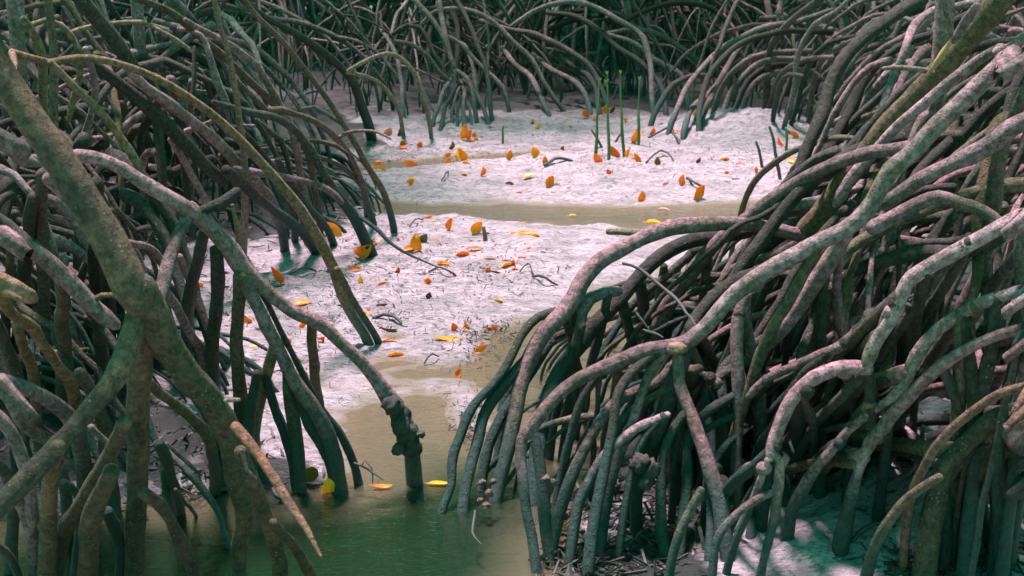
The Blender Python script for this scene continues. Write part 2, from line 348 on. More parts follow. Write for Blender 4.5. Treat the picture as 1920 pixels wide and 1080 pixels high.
def build_ground():
    xs = axis(-160, 160, -3.6, 4.2, 0.024); ys = axis(-40, 260, 2.4, 13.6, 0.030)
    X, Y = np.meshgrid(xs, ys); Z = height(X, Y)
    nx, ny = len(xs), len(ys)
    V = np.stack([X.ravel(), Y.ravel(), Z.ravel()], 1)
    I = np.arange((ny - 1) * (nx - 1)); r = I // (nx - 1); c = I % (nx - 1); a = r * nx + c
    Q = np.stack([a, a + 1, a + 1 + nx, a + nx], 1)
    me = bpy.data.meshes.new('ground'); me.vertices.add(len(V)); me.vertices.foreach_set('co', V.ravel())
    me.loops.add(Q.size); me.loops.foreach_set('vertex_index', Q.ravel().astype(np.int32))
    me.polygons.add(len(Q)); me.polygons.foreach_set('loop_start', (np.arange(len(Q)) * 4).astype(np.int32)); me.polygons.foreach_set('loop_total', np.full(len(Q), 4, np.int32))
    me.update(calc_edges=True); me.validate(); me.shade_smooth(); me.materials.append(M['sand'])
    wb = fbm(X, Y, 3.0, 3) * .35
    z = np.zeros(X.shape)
    for P, soft in MUD_SHADE:
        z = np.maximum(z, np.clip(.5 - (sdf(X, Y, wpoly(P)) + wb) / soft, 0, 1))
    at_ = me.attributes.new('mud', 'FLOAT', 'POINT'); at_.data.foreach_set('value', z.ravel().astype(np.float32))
    o = bpy.data.objects.new('ground', me); C.objects.link(o); o['kind'] = 'structure'
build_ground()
def build_water():
    xs = axis(-160, 160, -3.2, 3.6, .045); ys = axis(-40, 60, 2.4, 12.4, .045); X, Y = np.meshgrid(xs, ys); Z = height(X, Y); nx, ny = len(xs), len(ys)
    V = [(x, y, 0) for x, y in zip(X.ravel().tolist(), Y.ravel().tolist())]
    Fc = [(r * nx + c, r * nx + c + 1, (r + 1) * nx + c + 1, (r + 1) * nx + c) for r in range(ny - 1) for c in range(nx - 1)]
    o = obj('water', V, Fc, M['water']); a = o.data.attributes.new('depth', 'FLOAT', 'POINT'); a.data.foreach_set('value', (-Z).ravel().astype(np.float32)); o['kind'] = 'structure'
build_water()
CLEAR = [(668,262),(720,238),(900,222),(1050,222),(1200,222),(1300,262),(1330,240),(1420,215),(1520,262),(1500,285),(1420,370),(1395,410),
         (1200,425),(1120,470),(1040,560),(950,640),(880,715),(850,800),(822,960),(880,1010),(900,1100),(520,1100),(590,1050),(560,975),(660,925),
         (690,890),(640,790),(612,740),(590,700),(500,640),(470,610),(380,600),(375,500),(430,480),(480,478),(580,482),(640,480),(710,440),(742,425),(725,370),(690,300)]
BANK = [(1395, 985), (1560, 905), (1720, 850), (1790, 905), (1720, 1100), (1380, 1100)]
def in_clear(x, y, CLEAR=CLEAR):
    ins = False; n = len(CLEAR)
    for i in range(n):
        ax, ay = CLEAR[i]; bx, by = CLEAR[(i + 1) % n]
        if (ay > y) != (by > y) and x < (bx - ax) * (y - ay) / (by - ay) + ax: ins = not ins
    return ins
ROOTS = []                                    # (tree, path in the scene) of the hand-laid roots, for hanging further ones
def pts(s): return [tuple(float(v) for v in q.split(',')) for q in s.split()]
class Tree:
    def __init__(s, label, base, trunk_r=0.11, top=4.6, lean=(0, 0), crown=1400, group='mangrove trees round the clearing', z0=1.5, crad=1.7):
        s.base = Vector((base[0], base[1], max(hz(*base), 0))); s.n = 0
        s.o = thing('mangrove_tree', label, 'mangrove', s.base, group)
        s.att = s.base + Vector((0, 0, z0 + 0.15))
        p = [s.base + Vector((lean[0] * k, lean[1] * k, z0 + (top - z0) * k)) for k in (0, .35, .7, 1)]
        v, f = tube(p, [trunk_r, trunk_r * .85, trunk_r * .7, trunk_r * .4], 0.12, 10); obj('trunk', v, f, M['mauve'], s.o, s.base)
        if crown:  # crown above the view, added to cast shade, its leaf count set for that
            c = p[-1]; V = []; Fc = []
            lobes = [(c + Vector((random.uniform(-crad, crad), random.uniform(-crad, crad), random.uniform(-.5, .6))), random.uniform(.5, .9) * crad * .6) for _ in range(9)]
            for i in range(crown):
                lc, lr = random.choice(lobes); d = Vector((random.gauss(0, 1), random.gauss(0, 1), random.gauss(0, .6))); q = lc + d.normalized() * lr * random.random() ** .4
                a = Vector((random.gauss(0, 1), random.gauss(0, 1), random.gauss(0, .5))).normalized(); b = a.cross(Vector((random.random() - .5, random.random() - .5, 1))).normalized()
                L = random.uniform(.10, .17); W = L * .36; k = len(V)
                V += [q, q + a * L * .5 + b * W, q + a * L, q + a * L * .5 - b * W]; Fc.append((k, k + 1, k + 2, k + 3))
            obj('crown', V, Fc, M['crown'], s.o, s.base, smooth=False)
    def add(s, P, R, m='mauve', step=None, sides=None, name='root', parent=None, label=None, lump=.14, wig=.35, tip=True):
        r = sum(R) / len(R); d = (P[len(P) // 2] - CAM).length
        pxr = r * F / d
        sides = sides or (12 if pxr > 9 else 8 if pxr > 4 else 6)
        step = step or (0.028 if d < 4 else 0.05 if d < 7 else 0.10)
        v, f = tube(P, R, step, sides, lump, wig, tip=tip); base = s.base
        if parent is not None:
            o = obj(name, v, f, M[m] if isinstance(m, str) else m, parent, s.base)
        else: o = obj(name, v, f, M[m] if isinstance(m, str) else m, s.o, s.base)
        if label: o['label'] = label
        s.n += 1; return o
    def R(s, p, ws, d0, d1='g', m='mauve', att=False, **k):
        """root through picture points, its depth running from d0 to d1 (or to where it stands in the mud)"""
        p = pts(p); ws = [float(x) for x in ws.split()]
        L = [0]
        for a, b in zip(p, p[1:]): L.append(L[-1] + math.dist(a, b))
        if d1 == 'g': d1 = gdepth(*p[-1]); ground = True
        else: ground = False
        P = []; Rr = []
        for (x, y), l in zip(p, L):
            u = l / L[-1]; d = d0 + (d1 - d0) * u; i = u * (len(ws) - 1); j = min(int(i), len(ws) - 2) if len(ws) > 1 else 0
            wv_ = ws[j] + (ws[j + 1] - ws[j]) * (i - j) if len(ws) > 1 else ws[0]
            P.append(at(x, y, d)); Rr.append(wv_ * d / F / 2)
        if ground:
            d = (P[-1] - P[-2]).normalized(); P.append(P[-1] + Vector((d.x * .04, d.y * .04, -0.09))); Rr.append(Rr[-1] * 1.08)
        if att: P.insert(0, s.att + Vector((random.uniform(-.05, .05), random.uniform(-.05, .05), random.uniform(-.2, .5)))); Rr.insert(0, Rr[0] * 1.15)
        ROOTS.append((s, P, Rr)); return s.add(P, Rr, m, **k)
def ok(P, dmin=2.6):
    for i in range(len(P) - 1):
        for u in (0, .33, .66):
            q = P[i].lerp(P[i + 1], u); r = proj(q)
            if r is None or r[2] < dmin: return False
            if in_clear(r[0], r[1]) or in_clear(r[0], r[1], BANK): return False
    r = proj(P[-1]); return not (r and in_clear(r[0], r[1]))
def arch_path(o, h0, phi, reach, curl=1.0, n=8):
    """quarter-ellipse prop root from o outwards and down to the mud"""
    d = Vector((math.cos(phi), math.sin(phi), 0)); e = Vector((o.x + d.x * reach, o.y + d.y * reach, 0)); ze = max(hz(e.x, e.y), -0.05)
    out = []; top = o.z
    side = Vector((-d.y, d.x, 0)) * random.uniform(-.22, .22) * reach
    for i in range(n + 1):
        th = i / n * math.pi / 2
        u = math.sin(th) ** curl; hgt = math.cos(th) ** 1.15
        p = Vector((o.x, o.y, 0)) + d * reach * u + side * math.sin(th * 2) * .5
        p.z = ze - .05 + (top - ze + .05) * hgt; out.append(p)
    return out
def fill_tree(T, n, h=(.5, 1.5), reach=(.5, 2.0), rad=(.011, .026), m='far', phis=(0, 2 * math.pi), fork=.72, spread=.25, maxn=98, dmin=2.6):
    tries = 0; made = 0; stock = []
    while made < n and tries < n * 60 and T.n < maxn:
        tries += 1
        if stock and random.random() < fork:
            P0, r0, ph0 = random.choice(stock); i = random.randint(2, len(P0) - 3); o = P0[i]; 
            if o.z < .18: continue
            ph = ph0 + random.uniform(-.9, .9); re = random.uniform(.25, 1.15) * min(1, o.z * 1.5 + .2); r = r0 * random.uniform(.7, .95)
            P = arch_path(o + Vector((0, 0, .0)), o.z, ph, re)
        else:
            ph = random.uniform(*phis); hh = random.uniform(*h); q = T.base + Vector((random.uniform(-spread, spread), random.uniform(-spread, spread), 0))
            P = arch_path(Vector((q.x, q.y, hh)), hh, ph, random.uniform(*reach) * (.5 + .5 * hh / h[1])); r = random.uniform(*rad)
        if not ok(P, dmin): continue
        tp = random.uniform(.62, 1.0)
        T.add(P, [r * (1.3 + (tp - 1.3) * min(1, i / (len(P) * .8))) for i in range(len(P))], random.choice(m) if isinstance(m, tuple) else m, lump=.17, wig=random.uniform(.4, 1.1))
        stock.append((P, r, ph)); made += 1
    return made
def drops(T, n, box, src=None, rad=(.009, .017), m=('dark', 'mauve'), back=(0.02, .6), side=.22, maxn=98):
    """side roots that hang from this tree's arches and stand in the mud behind them"""
    src = [(P, Rr) for (t, P, Rr) in ROOTS if t is (src or T)]; made = 0; tries = 0
    while made < n and tries < n * 40 and T.n < maxn:
        tries += 1; P, Rr = random.choice(src); i = random.randrange(len(P) - 1); o = P[i].lerp(P[i + 1], random.random()); r = proj(o)
        if o.z < .2 or r is None or not (box[0] < r[0] < box[2] and box[1] < r[1] < box[3]): continue
        q = Vector((o.x + random.uniform(-side, side), o.y + random.uniform(*back), 0)); q.z = hz(q.x, q.y) - .06
        k = random.uniform(-.4, .4); mid = o.lerp(q, .5) + Vector((k * (o.x - q.x) , k * .1, 0)); mid.z = (o.z + q.z) / 2 + .03
        Q = [o, o.lerp(mid, .6), mid.lerp(q, .35), q]; r_ = random.uniform(*rad)
        if not ok(Q): continue
        T.add(Q, [r_, r_ * .95, r_, r_ * 1.1], random.choice(m), wig=.4); made += 1
    return made

# --- nearest tree on the left: a leaning brown limb that splits into struts
D = Tree('nearest mangrove, thick mossy brown limb leaning in from the upper left corner', (-2.0, 2.1), .12, 4.2, z0=1.9, crown=120)
D.R('-150,-140 -60,20 0,118 60,208 110,275 165,362 210,440 243,505 268,565', '58 56 54 53 54 57 62 66', 2.35, 2.5, 'brown', att=True, lump=.13, label='thickest limb, mossy brown with orange blotches')
D.R('262,540 290,590 315,635 350,690 385,735 415,785 436,830 446,880 450,950 449,1040 448,1160', '66 58 54 48 46 42 32 28 28', 2.5, 'g', 'brown')
D.R('264,540 262,620 264,700 257,800 253,900 254,1000 252,1170', '40 44 42 40 40 42', 2.51, 'g', 'brown')
D.R('264,545 238,645 208,715 160,775 115,832 75,877 30,925 -60,1000', '34 46 44 40 38 40 38 36', 2.53, 2.38, 'brown')
D.R('110,838 100,880 95,930 90,1000 84,1180', '30 32 36 40', 2.42, 'g', 'brown')
D.R('236,790 205,850 168,908 135,960 105,1020 80,1180', '26 32 34 34 34', 2.5, 'g', 'green')
D.R('206,885 185,950 168,1020 155,1180', '34 36 40', 2.5, 'g', 'brown')
D.R('442,800 478,848 518,900 556,962 585,1010 601,1042', '22 20 19 18 14 8', 2.55, 2.38, 'reddish', label='slender pink-orange root tip hanging over the water')
D.R('452,850 472,900 492,950 507,1005 522,1070 528,1170', '26 28 30 32', 2.58, 'g', 'brown')
D.R('512,980 540,1010 565,1045 596,1110 612,1170', '18 20 20 20', 2.7, 'g', 'brown')
D.R('268,925 300,945 332,990 353,1040 372,1120 380,1170', '24 24 26 26', 2.52, 'g', 'brown')
D.R('424,752 449,749', '9 8', 2.5, 2.47, 'tan')
D.R('455,850 462,880 480,897', '9 8 7', 2.56, 2.56, 'orange')

# --- tree on the left whose long root wades out into the creek
E = Tree('mangrove at the left edge, one long crooked root reaching down into the green creek', (-3.1, 4.0), .10, 4.6, z0=1.6, crown=150)
E.R('-60,220 0,262 35,292 70,305', '30 32 30 26', 3.0, 3.2, att=True)
E.R('62,300 110,300 150,293 190,299 230,317 272,346 320,373 362,400', '24 26 27 30', 3.2, 3.45)
lw = E.R('355,392 400,440 430,478 456,515 500,545 550,580 600,606 640,642 682,682 715,722 738,758 756,785 770,822 774,860 778,908', '30 34 34 36 30 27 26 26 26 28 34 40 34 30 32', 3.45, 'g', label='long crooked root crusted with mud where it enters the creek')
E.R('355,402 395,386 420,376 440,358', '20 20 22 26', 3.45, 3.5, 'dark')
E.R('436,385 443,415 446,448 446,485', '8 9 11 12', 3.55, 3.7, 'tan')
E.R('352,402 335,438 318,490 303,545 292,585', '22 26 28 28', 3.45, 3.3)
E.R('380,440 372,480 362,532 353,595 350,690', '22 25 26 26', 3.5, 'g', 'dark')
E.R('405,470 405,560 403,640 400,715 397,815', '24 26 26 27', 3.52, 'g', 'dark')
E.R('449,520 449,600 448,690 450,770 452,850', '28 27 27 30', 3.53, 'g', 'green')
E.R('462,525 485,570 502,610 524,655 543,695 562,725 592,765 615,810 630,865 640,925', '28 30 28 30 31 30', 3.55, 'g')
E.R('488,545 517,600 547,658 575,712 605,768 634,806 653,842 668,880 674,908', '12 12 14 15 17 17', 3.7, 'g', 'dark')
E.R('517,650 503,692 492,732 484,775 480,815 478,860', '22 21 22 20', 3.72, 'g', 'tan')
E.R('585,606 588,660 592,715 596,760 598,800', '19 20 20 21', 3.75, 'g', 'green')
E.R('497,700 516,768 533,812 547,860 552,915', '18 18 20 20', 3.8, 'g', 'dark')
E.R('540,690 545,745 556,820 563,880 566,922', '22 24 24 24', 3.72, 'g', 'green')
E.R('560,735 580,795 604,838 620,875 634,920', '18 24 24 26', 3.72, 'g', 'dark')
E.R('480,700 470,760 468,820 475,905', '18 20 22 22', 3.75, 'g', 'dark')
E.R('-50,408 0,438 33,460 73,483 113,513 147,543 180,578 215,606', '30 30 30 32 34 34', 2.9, 3.15, att=True, label='pale mauve arm rising to the left edge')
E.R('160,572 190,552 212,552 224,562', '14 12 9', 3.1, 3.1, 'tan')
E.R('78,325 79,400 77,470 82,560 88,640 92,720', '22 23 23 24 26', 3.5, 'g', 'green')
E.R('64,370 54,455 44,525 38,620 34,700', '24 27 26 26', 3.6, 'g', 'dark')
E.R('116,525 118,600 119,680 118,780', '26 27 28', 3.1, 'g', 'green')
E.R('140,540 172,580 190,640 190,760', '24 26 26', 3.2, 'g', 'dark')
E.R('20,450 18,520 14,600 12,690', '16 17 18', 3.3, 'g', 'brown')
E.R('200,430 205,500 200,580 198,690', '22 30 30', 3.8, 'g', 'dark')
E.R('183,345 186,430 184,500 182,600 180,690', '26 28 30', 3.9, 'g', 'dark')
E.R('96,330 130,360 165,395 200,425', '26 30 30 26', 3.35, 3.5)
E.R('243,455 270,462 298,480 308,510 300,560 300,640', '13 15 16 15 14', 3.7, 'g', 'mauve')
E.R('310,545 340,585 355,620 372,655 385,700 392,780', '17 18 18 18', 3.4, 'g')
E.R('336,480 352,520 372,560 388,610 402,650 430,680', '14 15 15 13', 4.2, 'g')
E.R('290,655 322,692 352,720 375,757 392,790 405,850', '17 18 18 18', 3.15, 'g', 'green')
E.R('280,715 322,755 360,786 388,822 400,862 405,925', '18 20 22 22 22', 3.0, 'g', 'green')
E.R('296,832 318,885 330,925 337,965', '20 22 22', 3.3, 'g', 'dark')
E.R('313,832 345,860 372,888', '8 9 9', 3.4, 3.5)
E.R('330,918 350,945 368,968', '8 8 7', 3.3, 'g')

# --- low tangle of roots in the lower left corner
G = Tree('mangrove below the left edge, bright mauve arches low in the bottom left corner', (-2.6, 3.0), .09, 4.0, z0=1.5, crown=100)
G.R('-40,500 0,547 22,585 58,612 77,640 97,668 115,695 135,722 150,790 158,860', '22 22 20 24 24', 2.75, 'g', 'orange', att=True)
G.R('30,612 45,655 60,705 70,770 80,900', '20 22 24', 2.9, 'g', 'orange')
G.R('-40,690 0,712 43,727 77,744 107,764 132,790 150,850 160,960', '26 30 28 28 26 26', 2.75, 'g', att=True)
G.R('-30,760 8,790 30,825 44,862 52,900 60,985', '24 26 26 24', 2.6, 2.75)
G.R('0,725 18,752 38,788 68,813 98,835 120,900 128,1000', '20 22 22 22', 2.9, 'g')
G.R('20,930 42,955 58,995 68,1040 62,1170', '26 28 30 30', 2.7, 'g')
G.R('-30,1010 10,1035 35,1080 45,1170', '16 18 18', 2.8, 'g')
G.R('-40,560 10,640 30,700 40,780 35,900', '20 24 24 24', 3.0, 'g', 'dark')
G.R('-20,860 10,890 25,950 20,1080', '20 24 26', 3.0, 'g', 'green')
G.R('170,800 195,825 206,840', '13 12 12', 3.0, 3.05)
G.R('115,905 140,925 150,980 140,1090', '16 18 18', 3.1, 'g', 'dark')
G.R('150,700 185,760 200,840 210,960', '24 26 28', 3.1, 'g', 'green')
G.R('200,960 215,1000 225,1050 228,1150', '24 26 28', 2.95, 'g', 'dark')

# --- tangle further back on the left
Ft = Tree('mangrove on the left whose very long thin arch sweeps right to the pale sand', (-3.9, 6.2), .11, 5.0, z0=1.7, crown=250)
Ft.R('-60,85 20,97 60,108 95,117 130,112 170,110 220,120 270,138 320,162 370,195 410,226 450,262 490,305 527,350 562,393 590,433 613,476 627,508 638,552 660,594 680,625 690,646', '14 14 15 16 17 17 18 20 22 20 20', 3.9, 'g', 'orange', att=True, lump=.06, label='longest arch, smooth orange brown')
Ft.R('632,505 660,560 684,600 710,643', '13 14 14', 4.95, 'g', 'green')
Ft.R('95,117 120,140 150,170 187,207 215,242 240,280 257,306 268,325', '14 15 16 17', 4.1, 4.4, 'orange')
Ft.R('86,-30 94,30 99,90 100,160 104,240 110,330', '15 16 17 18', 4.3, 4.7, 'tan')
Ft.R('44,36 58,58 73,92 80,133 84,200 88,290', '16 18 18 18', 4.4, 4.8, 'tan')
Ft.R('60,46 87,37 113,47 133,65 148,92 150,140 140,180 130,225', '12 12 12 13', 4.6, 4.9, 'tan')
Ft.R('160,92 168,122 178,162 170,212 157,255 145,285', '12 13 13', 4.7, 5.1, 'mauve')
Ft.R('135,-15 187,43 220,78 255,124', '30 30 28 22', 5.0, 5.3, 'dark')
Ft.R('175,120 228,158 273,197 320,240 350,268 380,300 420,345', '20 25 27 22', 5.2, 5.8, 'dark')
Ft.R('238,128 272,165 317,193 367,230 410,270 450,313 490,352 520,400 535,470', '18 21 21 20 18', 5.2, 'g', 'mauve')
Ft.R('130,62 167,50 207,43 263,43 300,60 330,75 355,92', '8 9 9 10', 5.4, 5.6, 'tan')
Ft.R('235,-15 290,7 333,30 360,52 393,82 430,114 470,150 510,190 560,250 590,330 600,440', '15 16 15 15 15', 5.4, 'g', 'green')
Ft.R('348,38 400,66 433,84 480,122 503,160 527,200 545,240 560,300 575,400 580,455', '11 13 14 15 15', 5.6, 'g', 'mauve')
Ft.R('396,-15 413,50 430,110 443,180 450,233 457,300 460,370 458,440 456,480', '10 12 13 15', 4.9, 'g', 'tan', label='slim upright stem, knobbly and pale')
Ft.R('435,-30 480,27 513,63 553,107 590,153 623,200 643,233 667,270 693,315 717,354 730,390 738,428', '9 11 11 11 12 14', 5.6, 'g', 'green', lump=.06)
Ft.R('430,-20 480,23 523,47 567,70 607,97 647,133 667,160 680,197 693,232 700,262', '12 14 14 15 18', 8.5, 'g', 'dark')
Ft.R('500,207 517,207 553,213 587,227 620,246 648,278 668,320 682,353 690,385 700,420', '11 12 12 13 14', 6.0, 'g', 'green')
Ft.R('440,150 480,190 500,207', '11 12', 5.8, 6.0, 'green')
Ft.R('400,190 450,205 480,213 513,220 547,240 580,277 607,320 630,355 655,385 672,412 688,445 702,478', '12 14 15 18 22 26', 5.7, 'g', 'dark')
Ft.R('560,262 607,267 630,273 652,289', '8 9 9', 6.2, 6.3, 'green')
Ft.R('636,258 652,249 680,245 712,249 732,260', '7 7 6 5', 6.6, 6.4, 'tan', label='yellowish root tip arching out over the sand')
Ft.R('440,318 480,323 523,330 567,340 613,357 640,380', '12 13 13 14', 6.0, 6.2, 'mauve')
Ft.R('590,292 640,312 667,337 684,362 688,410', '8 9 10 11', 6.3, 'g', 'dark')
Ft.R('440,240 480,273 507,307 527,340 545,380 552,455', '12 13 14 14', 6.0, 'g', 'dark')
Ft.R('420,320 480,367 513,393 547,420 570,443 590,477', '18 20 21 21', 5.7, 'g', 'dark')
Ft.R('520,300 557,360 580,390 607,423 625,460', '12 14 15', 6.1, 'g', 'dark')
Ft.R('676,408 713,437 737,460 773,480 813,497 838,506', '9 8 7 4 2.5', 6.35, 'g', 'dark')
Ft.R('300,150 340,250 350,340 360,440', '13 14 14', 5.7, 6.0, 'dark')
Ft.R('365,90 365,150 360,200', '8 9 9', 6.0, 6.0, 'dark')
Ft.R('335,55 375,65 390,100 405,150 430,200', '9 13 14 14', 5.8, 5.9, 'mauve')
Ft.R('340,250 380,235 400,225', '9 10 9', 6.0, 6.0, 'mauve')
Ft.R('320,262 345,300 360,330 385,380 390,440', '13 14 14', 5.6, 6.1, 'mauve')

# --- right-hand tree behind: heavy limb from the upper right corner
A = Tree('mangrove on the right, heavy grey limb slanting down from the upper right corner', (2.9, 4.3), .13, 5.0, z0=1.9, crown=200)
A.R('1990,-170 1900,-40 1840,40 1800,88 1757,134 1720,172 1687,208 1655,245 1625,290 1592,335 1560,378 1530,412 1498,440', '54 52 48 46 44 42 42 40 36', 3.4, 4.15, 'green', att=True, lump=.12, label='heaviest limb of the right side, torn orange wood near its middle')
A.R('1520,425 1498,440 1465,434 1430,428 1393,422 1355,420 1310,422 1262,429 1218,444 1173,467 1138,484 1110,505 1088,532 1072,562 1050,590 1025,618 1003,655 985,705 972,760 955,815 942,865 933,915 930,948', '30 28 28 30 32 32 32 30 28 26', 4.15, 'g', 'mauve')
A.R('1400,432 1353,441 1293,450 1253,467 1218,494 1187,528 1160,560 1137,583 1110,610 1087,645 1062,680 1040,720 1020,780 1008,860 1000,950', '26 28 30 32 30 30 30', 4.3, 'g', 'dark')
A.R('1160,548 1135,552 1110,562 1094,585 1092,612', '18 20 20 20', 4.05, 3.95, 'mauve')
A.R('1140,435 1180,434 1222,436', '13 14 14', 4.35, 4.25, 'tan', label='short cut stub, tan')
A.R('1045,582 1010,594 983,622 962,662 943,693 920,722 895,750 878,778 865,820 850,863 843,907 834,935 829,970', '16 18 18 19 20 18 16', 3.95, 'g', 'dark')
A.R('1012,640 985,672 960,700 932,740 908,780 895,825 882,872 874,920 870,968', '22 22 22 23 22', 3.95, 'g', 'dark')
A.R('1030,640 990,710 955,760 930,805 912,855 903,925', '20 20 20 20', 4.0, 'g', 'dark')
A.R('1100,610 1040,632 1005,660 975,700 950,735 940,790 930,880', '14 16 18 18', 4.1, 'g', 'dark')
A.R('1960,50 1873,90 1823,122 1773,160 1730,197 1680,240 1640,285 1600,330 1570,380', '18 20 21 22 24', 3.5, 4.0, att=True)
A.R('1960,85 1900,97 1868,124 1830,160 1793,200 1757,234 1715,284 1675,320 1650,365 1628,400 1590,433 1540,457 1500,480 1460,502 1420,527 1385,552 1355,580 1330,607 1290,640', '28 32 32 32 32 32 34 34 32', 3.15, 3.5, 'mauve', att=True, lump=.13, label='pale mauve root running to the knobbly fork in mid picture')
A.R('1310,622 1285,643 1250,647 1200,656 1150,680 1105,704 1062,734 1022,770 995,800 978,820 976,855 982,905 986,955 996,1005 1004,1075', '30 30 28 27 26 24 20 20 22', 3.5, 'g', 'mauve', lump=.13)
A.R('1290,645 1268,700 1250,755 1228,805 1205,860 1195,910 1193,1000', '30 34 34 28 24 22', 3.5, 'g', 'dark')
A.R('1275,670 1278,720 1295,765 1311,812 1324,853 1335,890 1350,937 1355,990 1368,1050', '24 22 24 26 32 30 28', 3.5, 'g', 'mauve')
A.R('1590,430 1567,475 1537,517 1507,558 1480,600 1445,640 1410,665', '28 30 30 26 22', 3.55, 3.8, 'mauve')
A.R('1555,540 1535,590 1518,642 1503,695 1490,760 1480,830', '26 28 27 26', 3.7, 'g', 'green')
A.R('1282,668 1252,692 1232,716 1193,734 1147,762 1113,805 1090,848 1073,888 1060,935 1047,985 1036,1045', '18 20 22 24 26', 3.55, 'g', 'mauve')
A.R('1252,778 1224,788 1193,801 1157,830 1127,864 1107,906 1090,940 1078,1000 1070,1060', '15 17 19 22 22', 3.45, 'g', 'mauve')
A.R('1705,272 1640,283 1590,300 1540,320 1490,345 1440,378 1393,413 1353,446 1320,485 1290,525 1260,565 1240,600 1226,632 1216,690 1210,760', '26 25 24 25 27 28 28 26', 3.75, 'g', 'mauve')
A.R('1615,262 1573,260 1523,271 1483,288 1440,317 1408,350 1392,385 1378,447 1366,508', '11 12 13 12 10', 4.9, 'g', 'green')
A.R('1655,207 1620,221 1587,238 1560,262 1528,315 1518,345', '12 13 13 12', 4.6, 'g', 'green')
A.R('1760,120 1727,139 1693,168 1653,213 1622,248 1597,292 1560,330', '18 20 20 22', 4.2, 4.5, 'dark')
A.R('1657,128 1690,126 1722,129 1748,136', '8 10 11 12', 3.6, 3.65, 'tan', label='broken side stub poking left')
A.add([at(1738, 140, 3.60), at(1755, 118, 3.57), at(1772, 92, 3.55), at(1782, 76, 3.54)], [.003, .010, .010, .003], M['wound'], name='torn_bark', lump=.2)
A.R('1765,-20 1775,30 1786,70', '9 10 11', 3.5, 3.6, 'tan')
A.R('1832,10 1812,40 1800,62 1790,76', '15 17 18', 3.45, 3.55)
A.R('1420,408 1483,390 1533,378 1572,364 1610,350', '18 22 22 20', 4.5, 4.3)
A.R('1555,530 1613,504 1673,488 1740,474 1800,468 1880,440', '26 28 28 28', 3.9, 3.7, 'dark')
A.R('1635,424 1690,396 1725,379 1760,366 1800,378 1842,390 1880,420', '30 28 26 24', 3.7, 3.6)
A.R('1660,375 1723,335 1773,313 1823,290 1867,267 1897,243 1960,215', '30 32 32 32', 3.65, 3.4, 'mauve')
A.R('1925,170 1900,227 1879,270 1868,320 1858,380 1845,440 1842,540', '26 30 30 26', 3.5, 3.9, 'green')
A.R('1078,556 1075,590 1077,650 1077,720 1078,812', '18 20 20', 4.05, 'g', 'green')
A.R('1200,530 1204,580 1206,640 1208,700', '24 24 24', 4.2, 'g', 'dark')
A.R('1246,500 1236,560 1222,620 1216,670', '15 16 16', 4.4, 'g', 'dark')
A.R('1300,470 1290,510 1275,560 1270,640', '14 14 16', 4.4, 'g', 'dark')
A.R('1470,490 1430,505 1385,520 1350,545 1310,590 1280,640', '26 24 26 24', 4.0, 3.7, 'dark')
A.R('1398,552 1386,590 1383,630 1384,700 1383,780 1380,850 1384,960', '22 24 24 24', 3.55, 'g', 'mauve')
A.R('1424,532 1404,560 1400,590 1410,640 1417,700 1423,790 1426,890', '22 26 26 26', 3.6, 'g', 'mauve')
A.R('1330,600 1310,620 1280,636 1240,668', '16 16 14', 3.7, 3.8)
A.R('1290,690 1320,700 1345,722', '10 10 9', 3.6, 3.6)
A.R('1000,815 1012,870 1020,940 1030,1050', '20 24 24', 3.5, 'g', 'dark')
drops(A, 34, (1120, 440, 1700, 800), None, (.012, .02), ('dark', 'dark', 'mauve', 'green'), (.05, .7))

# --- right-hand tree in front
B = Tree('nearer mangrove at the right edge, pale elbowed root bending down to the mud bank', (2.6, 3.0), .11, 4.4, z0=1.6, crown=120)
B.R('1980,368 1930,393 1873,420 1823,450 1773,480 1733,510 1703,533 1686,555 1658,612 1637,650 1624,688', '30 30 30 30 28 26 26', 2.85, 3.1, att=True)
B.R('1628,690 1583,690 1547,702 1510,726 1482,762 1465,800 1453,838 1449,858', '24 25 26 26 24 24', 3.1, 3.15, label='pale pink elbow')
B.R('1446,848 1461,862 1461,890 1455,950 1445,1002 1435,1052 1424,1110', '16 20 20 18 17 16', 3.15, 'g', 'mauve')
B.R('1680,558 1640,590 1600,627 1583,647 1533,667 1483,690 1440,714 1405,745', '20 20 20 18 17', 3.15, 3.4)
B.R('1980,520 1930,535 1873,557 1833,573 1800,593 1760,623 1733,653 1707,687 1690,720 1664,752', '22 24 25 26 28 26 24', 2.85, 3.15, att=True)
B.R('1668,748 1627,777 1590,804 1557,844 1527,884 1507,920 1487,960 1476,1010', '17 18 20 22 24 26', 3.15, 'g')
B.R('1980,600 1930,613 1873,627 1823,650 1783,673 1750,697 1723,722 1700,748 1673,779 1648,818 1630,832', '20 21 22 24 25 27', 2.85, 3.2, att=True)
B.R('1636,826 1620,848 1608,875 1600,905 1590,950 1580,1008', '24 20 22 24 30', 3.2, 'g')
B.R('1990,705 1930,722 1873,738 1823,771 1780,808 1750,843 1730,878 1712,915 1700,965 1692,1060', '17 18 19 19 20', 2.75, 'g', 'reddish', att=True, lump=.05, label='smooth orange arch')
B.R('1990,735 1900,770 1860,785 1830,812 1797,842 1768,874 1755,930 1742,985 1732,1075', '30 32 34 36 40 42', 2.95, 'g', 'brown', lump=.16)
B.R('1760,893 1707,932 1673,973 1647,1020 1625,1090', '16 18 20 24', 2.95, 'g', 'green')
B.R('1885,808 1862,825 1838,846 1820,878 1811,920 1806,985', '12 15 16 17 20', 3.0, 'g')
B.R('1985,740 1930,800 1873,852 1850,882 1838,930 1830,1010', '20 22 24 26', 2.95, 'g', att=True)
B.R('1985,850 1925,890 1905,950 1890,1060', '22 26 30', 2.95, 'g', 'dark', att=True)
B.R('1440,862 1420,918 1403,962 1387,1005 1365,1075', '13 15 16 18', 3.15, 'g')
